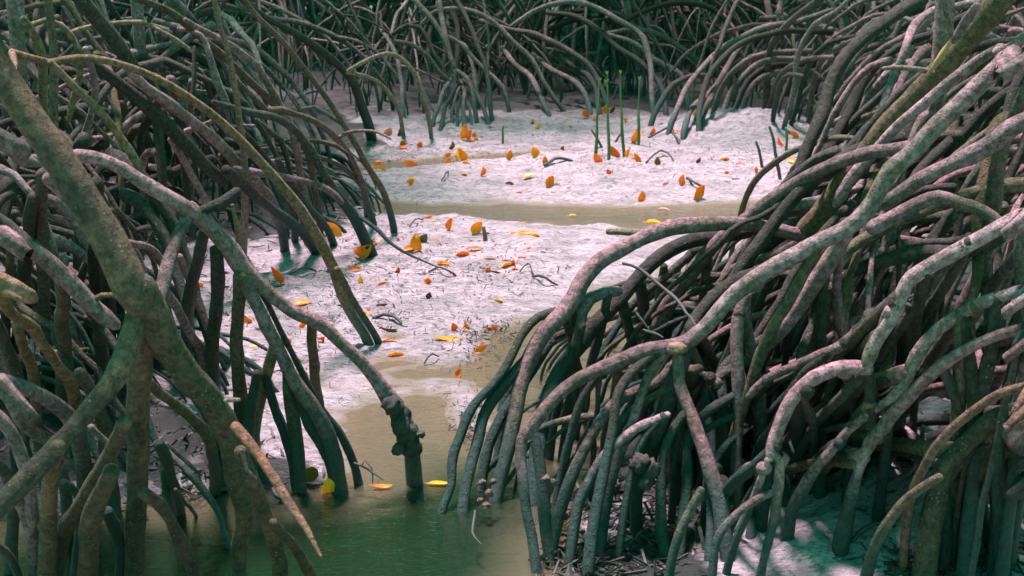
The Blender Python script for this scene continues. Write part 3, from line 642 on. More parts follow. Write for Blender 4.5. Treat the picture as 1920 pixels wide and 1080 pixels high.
B.R('1313,918 1280,983 1262,1035 1250,1110', '16 18 20', 3.2, 'g', 'green')
B.R('1625,688 1630,740 1640,800', '22 20 18', 3.12, 3.2, 'dark')
B.R('1730,800 1728,850 1700,890 1650,908', '9 10 9 8', 3.3, 3.4)
B.R('1990,330 1925,420 1915,520 1925,600 1935,800', '26 24 24', 3.5, 'g', 'mauve')
B.R('1985,640 1900,720 1860,830 1845,930 ', '24 26 26', 3.2, 'g', 'mauve', att=True)
B.R('1990,610 1930,680 1888,760 1862,860', '22 22 20', 3.25, 'g', 'dark')
drops(B, 60, (1380, 430, 1960, 900), None, (.011, .022), ('dark', 'dark', 'mauve', 'green'), (.08, .9))

# --- crowd of upright posts between the two right-hand trees
U = Tree('mangrove between the knobbly fork and the pale elbow, crowd of dark upright posts', (2.9, 3.6), .07, 4.4, z0=1.6, crown=100)
for s, ws, d0, m in [('1245,850 1238,930 1240,1000 1246,1040', '18 20 22', 3.5, 'dark'), ('1160,800 1148,860 1128,940 1116,1040', '16 18 20', 3.6, 'dark'), ('1290,840 1284,920 1280,1020', '16 18 20', 3.5, 'dark'), ('1330,900 1336,960 1330,1050', '14 18 20', 3.45, 'dark'), ('1190,860 1172,950 1160,1050', '14 16 18', 3.4, 'dark'),
    ('1085,760 1062,840 1046,930 1038,1010', '16 18 20', 3.7, 'dark'),
    ('1160,730 1148,800 1128,900 1112,1000 1104,1075', '20 22 24', 3.5, 'dark'),
    ('1292,820 1288,890 1282,960 1276,1040', '18 22 22', 3.45, 'dark'),
    ('1432,850 1424,905 1415,950 1408,1000', '16 20 22', 3.5, 'dark'),
    ('1322,740 1330,820 1328,900 1322,990', '18 22 24', 3.5, 'dark'),
    ('1218,700 1184,790 1152,880 1134,970 1124,1040', '18 20 22', 3.55, 'mauve'),
    ('1350,700 1352,780 1346,860 1340,960', '20 22 24', 3.6, 'dark'),
    ('1468,760 1452,830 1440,900 1430,980', '18 22 24', 3.6, 'dark'),
    ('1500,700 1490,780 1482,860 1476,930', '20 24 24', 3.7, 'dark'),
    ('1560,720 1548,790 1540,850 1536,930', '20 22 24', 3.6, 'dark'),
    ('1600,740 1604,800 1600,860 1590,920', '18 22 22', 3.6, 'dark'),
    ('1670,790 1664,840 1660,890 1652,940', '18 20 22', 3.5, 'dark'),
    ('1350,1000 1340,1050 1336,1120', '16 18 20', 3.2, 'mauve'),
    ('1830,860 1822,940 1815,1000 1806,1090', '24 28 30', 3.1, 'dark'),
    ('1900,880 1888,950 1876,1010 1866,1100', '22 26 28', 3.0, 'dark'),
    ('1775,900 1770,960 1768,1050', '20 24 26', 3.1, 'dark')]:
    x0, y0 = pts(s)[0]; best = None                    # each springs from an arch of the neighbouring trees above it
    for T_, P_, R_ in ROOTS:
        if T_ not in (A, B): continue
        for a_, b_ in zip(P_, P_[1:]):
            for u in (0, .5):
                g_ = a_.lerp(b_, u); r_ = proj(g_)
                if r_ and 8 < r_[0] - x0 < 260 and 20 < y0 - r_[1] < 230 and abs(r_[2] - d0) < .5:
                    c_ = abs(r_[0] - x0 - 90) + abs(y0 - r_[1] - 80) + 150 * abs(r_[2] - d0)
                    if best is None or c_ < best[0]: best = (c_, r_, g_)
    if best is None: continue
    c_, r_, g_ = best; w_ = [float(z) for z in ws.split()]
    U.R('%d,%d %d,%d ' % (r_[0], r_[1], x0 * .55 + r_[0] * .45, (y0 * .4 + r_[1] * .6)) + s, '%g ' % (w_[0] * .9) + ws, r_[2], 'g', m)
drops(U, 30, (1040, 560, 1500, 880), A, (.007, .015), ('dark', 'dark', 'dark', 'mauve'), (.0, .5), .12)
drops(U, 40, (1450, 500, 1960, 880), B, (.008, .018), ('dark', 'dark', 'green', 'mauve'), (-.02, .5), .15)

# --- far edge of the clearing
ring = 'mangroves along the far edge of the clearing'
H = Tree('mangrove at the far edge with a tight fan of thin roots standing like a tripod', (-0.9, 13.6), .10, 5.4, crown=1000, group=ring, crad=2.2)
def Hs(T, L, d0, m='far', ws='9 9 10'):
    for i, s in enumerate(L): T.R(s, ws, d0, 'g', 'dark' if i % 3 == 1 and m == 'far' else m)
Hs(H, ['857,133 877,148 888,183 894,232'], 12.0, ws='9 9 9')
Hs(H, ['870,150 888,170 905,200 916,234', '862,150 846,178 832,212 826,243', '848,146 834,166 822,198 812,238', '862,150 872,172 868,205 872,242'], 12.1, ws='7 8 9')
Hs(H, ['862,162 850,195 846,240', '868,176 858,205 858,236', '868,170 879,200 884,240'], 12.0, ws='6 6 7')
H.R('822,-20 830,40 843,90 855,138', '10 11 12', 12.3, 12.0, 'far')
Hs(H, ['650,134 690,111 722,100 753,110 777,138 793,178 802,213 808,252', '650,136 700,148 730,176 748,210 756,252'], 9.8, 'tan', '8 8 9 9')
H.R('770,-5 813,40 833,75 852,125', '10 10', 12.2, 12.0, 'far'); H.R('740,78 773,84 803,107 823,135 842,150', '8 9', 12.0, 12.0, 'far')
Hs(H, ['713,53 737,90 747,127 753,173 757,222', '853,-5 873,30 893,80 913,133 922,224', '833,63 863,80 887,107 910,131 943,163 955,208',
       '790,47 813,23 847,15 890,22 927,43 960,75 997,110 1017,147 1037,180 1060,212', '730,70 763,48 787,52 800,70 813,100 830,122 850,215'], 12.4, ws='8 9 9')
I = Tree('mangrove in the middle of the far edge, broad overlapping arches above dark gaps', (0.9, 14.6), .10, 5.6, crown=1100, group=ring, crad=2.3)
Hs(I, ['900,40 960,57 1003,65 1043,83 1083,107 1110,130 1140,200', '1027,23 1070,27 1103,43 1137,67 1160,90 1193,110 1223,140 1243,170 1250,215',
       '960,50 1003,20 1043,7 1087,4 1127,17 1160,37 1190,54 1215,90 1225,215', '1140,63 1187,57 1233,63 1270,83 1297,107 1317,125 1325,190', '1173,40 1200,27 1243,9 1277,4 1320,10 1353,30 1365,60 1370,190',
       '1140,66 1157,70 1193,84 1227,113 1250,123 1277,138 1290,200', '1000,100 1037,133 1077,153 1097,177 1108,218', '1060,110 1083,130 1103,140 1117,167 1124,215', '940,90 965,120 1000,150 1030,215'], 13.2, ws='9 11 11 10')
J = Tree('mangrove right of centre at the far edge, pink lit roots planted beside the sandy mound', (2.6, 12.6), .10, 5.2, crown=900, group=ring, crad=2.0)
Hs(J, ['1560,20 1500,38 1440,50 1403,63 1360,87 1320,123 1290,163 1267,207 1253,250', '1560,60 1480,58 1440,66 1407,73 1367,97 1337,127 1320,167 1313,200 1309,262', '1400,80 1380,98 1358,137 1333,180 1318,220 1315,262',
       '1520,95 1440,100 1410,106 1380,127 1357,160 1337,215', '1330,143 1300,143 1260,160 1240,187 1227,213 1218,238', '1350,150 1330,175 1300,200 1280,248',
       '1540,110 1450,113 1415,122 1390,145 1370,175 1355,225', '1530,120 1460,123 1425,132 1400,155 1385,190 1372,222', '1530,135 1470,135 1430,145 1405,172 1392,205 1388,225'], 11.6, 'far', '10 12 12 11')
K = Tree('mangrove at the back right, tall parallel arches left of the heavy grey limb', (3.9, 11.2), .10, 5.2, crown=900, group=ring, crad=2.0)
Hs(K, ['1743,58 1717,41 1680,32 1640,40 1607,67 1580,97 1563,133 1547,180 1540,235', '1640,66 1583,73 1553,81 1527,100 1510,133 1500,173 1490,213 1480,245', '1560,108 1510,113 1483,123 1460,150 1445,185 1435,225',
       '1600,75 1575,88 1545,105 1528,140 1522,190 1515,240', '1505,144 1480,142 1462,160 1452,200 1448,228', '1600,-10 1570,22 1530,45 1500,100 1487,170 1470,240',
       '1780,76 1740,76 1700,90 1680,120 1655,160 1610,200 1600,250', '1790,82 1750,84 1715,105 1690,150 1640,230', '1780,100 1740,98 1712,120 1680,170 1665,215'], 10.2, 'far', '9 11 11 10')
K.R('1545,-10 1500,23 1473,50 1450,80 1440,120 1435,215', '12 13 13', 11.0, 'g', 'far')
K.R('1523,130 1545,148 1575,174', '3 3 3', 9.0, 9.2, 'tan', name='twig')
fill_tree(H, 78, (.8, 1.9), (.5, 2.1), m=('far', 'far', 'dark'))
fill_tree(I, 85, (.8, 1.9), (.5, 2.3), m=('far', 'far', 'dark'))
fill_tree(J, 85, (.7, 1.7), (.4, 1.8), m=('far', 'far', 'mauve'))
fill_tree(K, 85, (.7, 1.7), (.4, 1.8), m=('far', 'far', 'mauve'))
more = [((-2.6, 12.6), 75, 'mangrove at the far left end of the clearing, behind the longest arch', (.8, 1.9), (.5, 2.0)),
        ((-3.4, 9.6), 85, 'mangrove half hidden in the left tangle, steep roots above the bank of posts', (.8, 1.9), (.4, 1.8)),
        ((-2.9, 7.6), 80, 'mangrove in the left tangle, dark crossing roots behind the pale upright stem', (.7, 1.6), (.4, 1.6)),
        ((-4.9, 11.5), 80, 'mangrove deep in the upper left corner, roots lost in green shade', (.9, 2.0), (.6, 2.4)),
        ((2.6, 15.6), 70, 'mangrove set back behind the pink lit roots, crossing arches above them', (.9, 2.0), (.6, 2.4)),
        ((-1.0, 16.0), 70, 'mangrove set back at the top left of centre, tangled shaded roots', (.9, 2.0), (.6, 2.4)),
        ((4.6, 9.0), 80, 'mangrove behind the heavy grey limb on the right, crowded bluish arches', (.6, 1.6), (.4, 1.8)),
        ((5.6, 12.8), 70, 'mangrove deep in the upper right corner, dark roots under a bright green sprout', (.9, 2.0), (.6, 2.4)),
        ((3.4, 6.6), 70, 'mangrove behind the right hand roots, upright dark posts in shade', (.5, 1.5), (.4, 1.6)),
        ((1.75, 5.3), 90, 'mangrove inside the right hand thicket, short dark posts above the creek', (.7, 1.4), (.3, 1.3)),
        ((2.3, 4.6), 95, 'mangrove inside the right hand thicket, dark posts behind the pale elbow', (.7, 1.4), (.3, 1.3)),
        ((1.35, 4.1), 90, 'mangrove low in the right hand thicket, dark posts behind the pink arches', (.6, 1.1), (.2, .9)),
        ((3.2, 8.2), 90, 'mangrove behind the heavy grey limb, dark roots over its upper half', (.8, 1.7), (.4, 1.6)),
        ((1.2, 16.8), 95, 'mangrove set back behind the middle arches, thin roots in deep shade', (.9, 2.0), (.6, 2.4)),
        ((3.9, 15.5), 95, 'mangrove set back right of the sandy mound, thin crossing roots', (.9, 2.0), (.6, 2.4)),
        ((-3.2, 15.5), 95, 'mangrove set back behind the left tangle, thin roots in deep shade', (.9, 2.0), (.6, 2.4)),
        ((-2.2, 3.9), 80, 'mangrove low behind the bottom left struts, dark wet posts', (.6, 1.3), (.3, 1.1)),
        ((-1.75, 4.6), 60, 'mangrove between the left struts and the sand, thin dark posts', (.5, 1.0), (.2, .8)),
        ((-1.9, 6.6), 97, 'mangrove at the inner edge of the left tangle, dark posts crowding the sand', (.5, 1.1), (.25, .9)),
        ((-2.2, 8.6), 97, 'mangrove behind the inner edge of the left tangle, low dark arches', (.6, 1.2), (.3, 1.1)),
        ((-3.0, 6.0), 97, 'mangrove in the middle of the left tangle, steep dark posts', (.6, 1.4), (.3, 1.2)),
        ((-2.7, 5.0), 75, 'mangrove behind the left struts, dark upright posts over pale sand', (.5, 1.4), (.3, 1.3))]
for (bx_, by_), n_, lab, hh, re_ in more:
    near = by_ < 8
    T = Tree(lab, (bx_, by_), .03 if near else .06, 5.2, crown=50 if near else 800, group=ring if by_ > 11 else 'mangrove trees round the clearing', z0=1.0, crad=2.1)
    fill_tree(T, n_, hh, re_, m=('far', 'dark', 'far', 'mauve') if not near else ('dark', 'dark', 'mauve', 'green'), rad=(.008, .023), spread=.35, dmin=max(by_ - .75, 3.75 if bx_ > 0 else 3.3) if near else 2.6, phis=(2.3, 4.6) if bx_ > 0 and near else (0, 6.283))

# --- the wood beyond, one mass of roots and leaves
def thicket():
    parts = []
    for i in range(620):
        y = random.uniform(16.5, 30); x = random.uniform(-.48, .48) * y; h0 = random.uniform(.7, 2.2); ph = random.uniform(0, 6.283)
        r = random.uniform(.02, .045)
        P = arch_path(Vector((x, y, h0)), h0, ph, random.uniform(.5, 2.4)); parts.append(tube(P, [r] * len(P), .25, 5, .1, .5))
    v, f = merge(parts); o = obj('mangrove_thicket', v, f, M['far']); o['kind'] = 'stuff'; tag(o, 'far mass of mangrove roots fading into green shade beyond the clearing', 'thicket')
    V = []; Fc = []
    for i in range(42000):
        u = random.random()
        y = random.uniform(19, 34); x = random.uniform(-.6, .6) * y; z = random.random() ** .9 * 17  # leaf mass raised far above the view to darken reflections and low sky
        if y < 25: z = 2.8 + z * .8
        q = Vector((x, y, z)); a = Vector((random.gauss(0, 1), random.gauss(0, 1), random.gauss(0, .6))).normalized(); b = a.cross(Vector((random.random() - .5, random.random() - .5, 1))).normalized()
        L = random.uniform(.3, .65); W = L * .35; k = len(V); V += [q, q + a * L * .5 + b * W, q + a * L, q + a * L * .5 - b * W]; Fc.append((k, k + 1, k + 2, k + 3))
    o = obj('thicket_foliage', V, Fc, M['crown'], smooth=False); o['kind'] = 'stuff'; tag(o, 'dark green leaves filling the wood behind the farthest roots', 'foliage')
thicket()

# ---------------------------------------------------------------- fallen leaves
def leaf_mesh(L, W, curl, cup, stalk=.18, twist=0.0):
    V = []; Fc = []; nu, nv = 9, 4; x = z = 0; ang = -curl / 2; ds = L / nu; ax = []
    for i in range(nu + 1):
        ax.append((x, z, ang)); x += math.cos(ang) * ds; z += math.sin(ang) * ds; ang += curl / nu
    for i, (x, z, a) in enumerate(ax):
        u = i / nu; hw = W / 2 * (math.sin(math.pi * min(1, u ** .8 * .97 + .015)) ** .75); tw = twist * (u - .3)
        for j in range(-nv, nv + 1):
            v = j / nv; y = v * hw * math.cos(cup * abs(v) * .8); up = abs(v) ** 1.3 * hw * math.sin(cup) + .02 * W * math.sin(u * 19 + j)
            yy = y * math.cos(tw) - up * math.sin(tw); uu = y * math.sin(tw) + up * math.cos(tw)
            V.append(Vector((x - math.sin(a) * uu, yy, z + math.cos(a) * uu)))
    m = 2 * nv + 1
    for i in range(nu):
        for j in range(m - 1): Fc.append((i * m + j, i * m + j + 1, (i + 1) * m + j + 1, (i + 1) * m + j))
    s = W * .035; k = len(V); e = Vector((-L * stalk, 0, L * stalk * .3)); o = Vector((.02 * L, 0, 0))
    V += [o + Vector((0, s, 0)), o + Vector((0, -s, 0)), o + Vector((0, 0, s * 1.6)), e + Vector((0, s, 0)), e + Vector((0, -s, 0)), e + Vector((0, 0, s * 1.6))]
    Fc += [(k, k + 1, k + 4, k + 3), (k + 1, k + 2, k + 5, k + 4), (k + 2, k, k + 3, k + 5), (k + 3, k + 4, k + 5)]
    # a leaf a millimetre thick: the same sheet again just below
    n0 = len(V); off = Vector((0, 0, -.0012)); q = [v + off for v in V[:(nu + 1) * m]]; V += q
    Fc += [tuple(n0 + i for i in reversed(f)) for f in Fc[:nu * (m - 1)]]
    return V, Fc
COLS = dict(g='l_gold', o='l_orange', r='l_red', b='l_brown', y='l_yellow', p='l_peach', n='l_green', l='l_pale')
def fallen(px, py, wd, ht, pose, col, label, z=None, group='fallen leaves on the mud'):
    r_ = random.Random(int(px * 7 + py * 13)); w0 = proj(gpt(px, py))[2]; k = w0 / F
    g = gpt(px, py); gz = max(g.z, 0.0) if z is None else z
    if pose == 'u':
        L = max(ht * k * 1.25, .04); W = max(min(wd * k * 1.2, L * .8), .022)
        V, Fc = leaf_mesh(L, W, r_.uniform(.5, 1.9) * r_.choice((-1, 1)), r_.uniform(.1, .7), twist=r_.uniform(-.5, .5), stalk=.08)
        lean = r_.uniform(-.9, .9)
        R = Matrix.Rotation(r_.uniform(-.8, .8), 4, 'Z') @ Matrix.Rotation(lean, 4, 'Y') @ Matrix.Rotation(r_.uniform(-.2, .75), 4, 'X') @ Matrix(((0, 1, 0, 0), (0, 0, -1, 0), (1, 0, 0, 0), (0, 0, 0, 1)))
        V = [R @ v for v in V]; zmin = min(v.z for v in V); loc = Vector((g.x, g.y, gz - zmin - .006))
    else:
        L = max(wd * k * 1.2, .04); W = min(max(ht * k * 1.7, L * .30), L * .62)
        V, Fc = leaf_mesh(L, W, r_.uniform(.3, 1.1) * r_.choice((-1, 1)), r_.uniform(.2, .8), twist=r_.uniform(-.6, .6))
        R = Matrix.Rotation(r_.uniform(-.35, .35) + r_.choice((0, math.pi)), 4, 'Z') @ Matrix.Rotation(r_.uniform(-.22, .08), 4, 'Y') @ Matrix.Rotation(r_.uniform(.15, .55) * r_.choice((1, 1, -1)) if z is None else .03, 4, 'X')
        V = [R @ (v - Vector((L / 2, 0, 0))) for v in V]; zmin = min(v.z for v in V); loc = Vector((g.x, g.y, gz - zmin - (.004 if z is None else .0)))
    o = obj('fallen_leaf', [v + loc for v in V], Fc, M[COLS[col]], base=loc); tag(o, label, 'leaf', group); return o
LEAVES = [
 (726,253,17,17,'u','p','pale peach leaf upright at the foot of the far left roots'),
 (746,248,14,11,'u','b','brown leaf beside the pale peach upright leaf at the far left roots'),
 (757,262,14,12,'u','o','orange leaf standing directly above a redder one, far left of the clearing'),
 (756,275,15,10,'f','r','red-orange leaf lying directly below an orange one, far left of the clearing'),
 (787,276,11,14,'u','o','small dark orange upright leaf on its own right of the stacked pair'),
 (842,277,12,14,'u','b','brownish orange upright leaf above the small round one'),
 (837,289,13,12,'u','o','small rounded orange leaf below the brownish upright one'),
 (866,269,13,26,'u','g','tall golden leaf at the left of the densest leaf cluster'),
 (878,254,15,20,'u','o','broad orange leaf at the top of the densest leaf cluster'),
 (881,268,16,11,'f','p','peach leaf lying at the bottom of the densest leaf cluster'),
 (896,255,12,18,'u','r','dark orange leaf at the right of the densest leaf cluster'),
 (893,266,11,10,'u','g','golden leaf under the dark orange one of the densest cluster'),
 (875,299,18,21,'u','g','big golden upright leaf at the edge of the thin far puddle'),
 (875,306,14,6,'f','y','thin yellow leaf flat below the big golden one at the thin puddle'),
 (767,307,22,13,'f','g','golden leaf lying left of the thin far puddle, broad and curled'),
 (710,295,11,7,'f','o','small orange leaf flat just above the bright yellow one at the left'),
 (710,322,25,13,'f','y','bright yellow leaf at the left end of the upper sand bank'),
 (679,325,10,8,'f','g','small golden leaf left of the bright yellow one, next to a root'),
 (679,309,9,11,'u','r','small red leaf between thin roots at the left end of the far bank'),
 (842,306,14,12,'u','g','golden leaf standing in the thin far puddle, left of the biggest upright one'),
 (768,347,14,15,'u','g','golden leaf alone near the left end of the smooth upper sand bank'),
 (781,334,12,6,'f','y','little yellow leaf just up and right of the lone golden one'),
 (870,328,11,5,'f','y','tiny yellow leaf left of the round dark orange one on the upper bank'),
 (904,330,15,17,'u','o','round dark orange leaf standing on the upper bank left of centre'),
 (953,301,12,17,'u','o','orange upright leaf at the right end of the dark wet strip'),
 (955,347,15,8,'f','b','ochre brown leaf flat at the middle of the smooth upper bank'),
 (972,363,12,7,'f','o','small orange leaf at the lower rim of the upper bank, above the channel'),
 (921,241,11,8,'f','b','small brown leaf by the thin driftwood stick at the far edge'),
 (938,242,9,6,'f','o','small orange leaf touching the green stick stub at the far edge'),
 (995,232,11,10,'u','o','small orange leaf at the foot of the far middle roots'),
 (1003,244,8,13,'u','y','narrow yellow leaf just below the small orange one at the far middle roots'),
 (1102,222,19,17,'u','o','large orange leaf in shade at the far edge left of the seedlings'),
 (1113,228,12,10,'u','g','golden leaf tucked against the large orange leaf left of the seedlings'),
 (1132,218,11,19,'u','o','tall orange leaf behind the first two seedlings'),
 (1143,213,8,16,'u','b','brown leaf behind the second seedling, half in shade'),
 (1174,228,9,9,'u','g','small golden leaf behind the third seedling'),
 (1185,264,15,22,'u','g','golden leaf standing between the third and fourth seedlings'),
 (1220,249,12,12,'u','o','orange leaf right of the fourth seedling'),
 (1262,249,15,9,'f','o','orange leaf at the right end of the arched twig'),
 (1300,216,9,16,'u','y','bright yellow leaf shining between the pink lit far roots'),
 (1005,296,19,20,'u','g','golden leaf standing right of centre in front of dark wet mud patches'),
 (1022,309,9,17,'u','o','narrow orange upright leaf just right of the golden standing one'),
 (1057,279,14,11,'u','b','red brown leaf up and left of the black stick on the bank'),
 (1127,304,13,21,'u','o','orange leaf at the foot of the second seedling, on its left'),
 (1162,294,15,23,'u','r','red-orange leaf at the foot of the third seedling, left side'),
 (1175,293,9,17,'u','g','golden leaf at the foot of the third seedling, right side'),
 (1203,297,12,19,'u','o','orange leaf at the foot of the fourth seedling'),
 (1231,312,15,14,'u','b','dark red brown curled leaf right of the seedlings'),
 (1305,311,12,12,'u','b','dark brown leaf lying alone toward the right of the far bank'),
 (1143,326,9,13,'u','r','little red brown leaf below the second seedling'),
 (1025,343,20,22,'u','o','large dark orange leaf standing in mid upper bank'),
 (993,334,21,10,'f','g','golden leaf lying just left of the large dark orange upright one'),
 (1250,346,14,9,'f','b','dark speckled leaf left of two orange upright leaves on the bank'),
 (1277,349,15,22,'u','o','orange upright leaf up and left of the brightest one above the channel'),
 (1301,372,21,28,'u','o','brightest and largest orange leaf at the rim of the upper channel'),
 (1198,377,17,17,'u','o','orange leaf on the channel rim with its reflection below'),
 (1358,300,17,10,'f','g','golden leaf on the far bank left of the right hand sticks'),
 (1388,309,14,5,'f','o','slim orange leaf just right of the golden one near the right sticks'),
 (1366,320,7,8,'u','o','tiny orange leaf below the golden one near the right sticks'),
 (1418,327,6,13,'u','r','narrow red leaf beside the arched root at the right of the far bank'),
 (1072,240,8,6,'u','g','tiny golden leaf left of the first seedling, far edge'),
 (1126,250,9,7,'f','y','tiny yellow leaf between the first and second seedlings'),
 (1497,260,9,18,'u','o','orange upright leaf in front of the dark far right roots'),
 (1468,281,9,19,'u','o','orange upright leaf between the two right hand sticks'),
 (1486,306,21,17,'f','g','golden leaf lying just right of the right hand sticks'),
 (1520,298,9,7,'u','g','tiny golden leaf nearest the right hand arched root'),
 (667,483,33,30,'u','g','large golden leaf leaning on the foot of a thick dark root'),
 (681,477,14,26,'u','o','orange leaf overlapping the large golden one at the thick dark root'),
 (641,450,18,36,'u','g','tall golden leaf between dark roots at the edge of the sand'),
 (526,533,27,34,'u','o','two toned peach and orange leaf standing left of the twin thin roots'),
 (711,452,19,12,'f','o','orange leaf just right of the thick dark root foot'),
 (664,505,23,14,'f','r','red-orange leaf left of the pale green one'),
 (637,503,10,8,'f','o','small orange leaf at the left end of the red-orange one'),
 (678,530,10,10,'u','y','small yellow leaf below the pale green one'),
 (698,499,17,9,'f','l','pale green leaf on the sand, the only one of its colour'),
 (740,509,18,12,'u','r','squat orange red leaf in the open middle of the sand'),
 (803,527,17,16,'u','o','orange crumpled leaf under the tip of the long thin root'),
 (786,470,24,26,'u','g','golden leaf leaning right, in the heap with a green leaf'),
 (769,468,21,14,'f','o','orange leaf at the left of the heap with a green leaf'),
 (788,453,15,18,'u','n','dark green leaf standing behind the golden heap'),
 (799,410,21,7,'f','o','orange leaf flat at the top of the lower sand, near the channel'),
 (822,420,13,9,'f','y','small yellow leaf near the channel, right of the flat orange one'),
 (842,432,14,20,'u','o','brownish orange upright leaf in the upper part of the lower sand'),
 (852,411,10,5,'f','o','small orange leaf on the rim of the lower sand below the channel'),
 (886,441,26,25,'u','g','big golden leaf next to the black upright stub'),
 (867,481,24,15,'f','o','curled orange leaf at the left end of a long pale one'),
 (890,469,34,8,'f','p','long pale orange leaf stretching right from the curled orange one'),
 (833,497,25,9,'f','o','orange leaf crossing the thin tip of the long root'),
 (918,486,21,6,'f','p','faded peach leaf above the rusty rolled one'),
 (912,498,14,12,'u','r','rusty rolled leaf at the right of the sand'),
 (928,501,20,6,'f','b','brown leaf just right of the rusty rolled one'),
 (850,518,12,12,'u','r','small dark red leaf right of the long root tip'),
 (801,559,18,14,'u','b','red brown folded leaf alone in the middle of the lower sand'),
 (933,564,17,8,'f','y','small yellow leaf alone at the right of the lower sand'),
 (566,566,29,14,'f','o','orange leaf just above the long crooked root'),
 (683,571,34,10,'f','o','orange leaf lying behind the twin thin roots'),
 (565,614,19,12,'u','g','golden leaf just below the long crooked root, upper part'),
 (603,641,20,16,'u','r','bright red-orange leaf under the long crooked root'),
 (727,641,29,8,'f','o','orange leaf at the foot of the thinner twin root'),
 (743,667,29,11,'f','g','curled golden leaf below the feet of the twin thin roots'),
 (838,638,42,9,'f','g','long golden leaf at the bottom of the lower sand'),
 (853,619,15,12,'u','r','rust orange leaf just above the long golden one'),
 (869,620,13,7,'f','o','small orange leaf right of the rust one above the long golden leaf'),
 (920,615,24,8,'f','o','orange leaf on dark debris at the right edge of the sand'),
 (890,661,11,26,'u','o','orange leaf standing upright in dark debris near the creek'),
 (857,707,11,10,'u','r','small red leaf at the shore of the creek bend'),
 (729,615,32,8,'f','b','brown leaf lying in litter between the twin roots and the golden leaf'),
 (577,711,9,15,'u','o','small orange leaf beside the flat topped stump root'),
 (748,453,9,9,'u','p','tiny pinkish leaf between root tip and the golden heap'),
 (970,441,24,13,'f','r','red-orange leaf at the left of the row below the channel'),
 (990,440,34,11,'f','g','golden leaf in the middle of the row below the channel'),
 (1004,443,16,12,'f','y','yellow ragged leaf at the right of the row below the channel'),
 (975,419,26,6,'f','p','peach leaf at the waterline above the row of three'),
 (978,486,16,7,'f','o','small orange leaf on bare sand left of the right hand roots'),
 (993,466,11,5,'f','o','tiny orange leaf on bare sand below the ragged row'),
 (965,505,11,6,'f','o','tiny orange leaf up from the black twig with curled end'),
 (472,604,12,18,'u','o','orange leaf seen between two left hand struts'),
 (380,538,14,12,'u','o','orange leaf seen through the gap right of the mossy limb'),
 (479,650,21,12,'f','g','golden leaf at the base of the tan root on the left'),
 (381,620,12,9,'f','o','small orange leaf low in the gap right of the mossy limb'),
 (62,514,9,9,'u','o','small orange leaf glimpsed between posts at the far left, the upper one'),
 (68,575,12,9,'f','b','brown leaf glimpsed between posts at the far left, the lower one'),
 (147,992,25,22,'u','g','golden leaf in the bottom left corner among thick struts'),
 (278,975,18,16,'u','p','peach leaf at the water right of the darkest upright strut'),
 (937,815,10,13,'u','y','small yellow leaf between the creek side roots of the right tree'),
 (1716,572,12,6,'f','o','tiny orange leaf seen through a gap in the right hand roots'),
 (1603,262,8,6,'u','g','tiny golden leaf behind the arched root at the right'),
]
for L_ in LEAVES: fallen(*L_)
n_ = 0
for L_ in LEAVES:                                              # little torn scraps beside the named leaves
    if len(L_[6].split()) > 9 or L_[0] < 560 or L_[0] > 1500 or L_[2] < 10: continue
    sd_ = random.choice((-1, 1)); x_ = L_[0] + sd_ * random.uniform(16, 34) * (1 + max(0, L_[1] - 350) / 400); y_ = L_[1] + random.uniform(-5, 5)
    g_ = gpt(x_, y_)
    if not in_clear(x_, y_) or hz(g_.x, g_.y) < .005: continue
    s_ = random.uniform(7, 13) * (1 + max(0, y_ - 350) / 300); c_ = random.choice('oogbr')
    fallen(round(x_), round(y_), s_, s_ * .5, random.choice('ffu'), c_, 'tiny %s scrap %s %s' % (dict(o='orange', g='golden', b='brown', r='rusty')[c_], 'left of' if sd_ < 0 else 'right of', L_[6]), group='small scraps of leaf on the mud')
FLOAT = [(1073,407,13,5,'f','y','small yellow leaf floating in the middle of the upper channel'),
 (1243,395,20,6,'f','p','peach leaf floating near the far shore of the upper channel'),
 (1225,420,24,11,'f','y','bright yellow leaf floating at the near shore of the upper channel'),
 (1256,416,13,7,'f','p','pale pink leaf floating right of the bright yellow one'),
 (718,917,33,9,'f','o','orange leaf floating in the creek beside the long crooked root'),
 (822,911,34,9,'f','y','yellowish leaf just under the surface right of the crooked root foot')]
for L_ in FLOAT: fallen(*L_, z=.003, group='leaves floating on the water')
fallen(612,924,26,34,'u','y','big yellow-green leaf standing at the waterline under the left struts')
fallen(572,905,40,40,'u','n','large dull green leaf behind the yellow-green one at the waterline')

# ---------------------------------------------------------------- seedlings, sticks, twigs
def stick(name, p, ws, label, cat, m='twig', d='g', group=None, lump=.15, wig=.6, lift=0.0, sink=.05):
    """stick or stem: 'g' stands on the mud at its last point, upright; 'lie' lies on the mud along its points"""
    p = pts(p); ws = [float(x) for x in ws.split()]
    if d == 'lie': P = [gpt(x, y) + Vector((0, 0, .008 + lift)) for x, y in p]
    else:
        dd = gdepth(*p[-1]); P = [at(x, y, dd) for x, y in p]; g = gpt(*p[-1]); P[-1] = Vector((P[-1].x, P[-1].y, g.z - sink))
    n = len(P); R = [(ws[0] + (ws[-1] - ws[0]) * i / (n - 1)) * proj(P[i])[2] / F / 2 for i in range(n)]
    v, f = tube(P, R, .03, 7, lump, wig); return v, f, P, m, name, label, cat, group
def put(t):
    v, f, P, m, name, label, cat, group = t; o = obj(name, v, f, M[m], base=P[-1]); tag(o, label, cat, group); return o
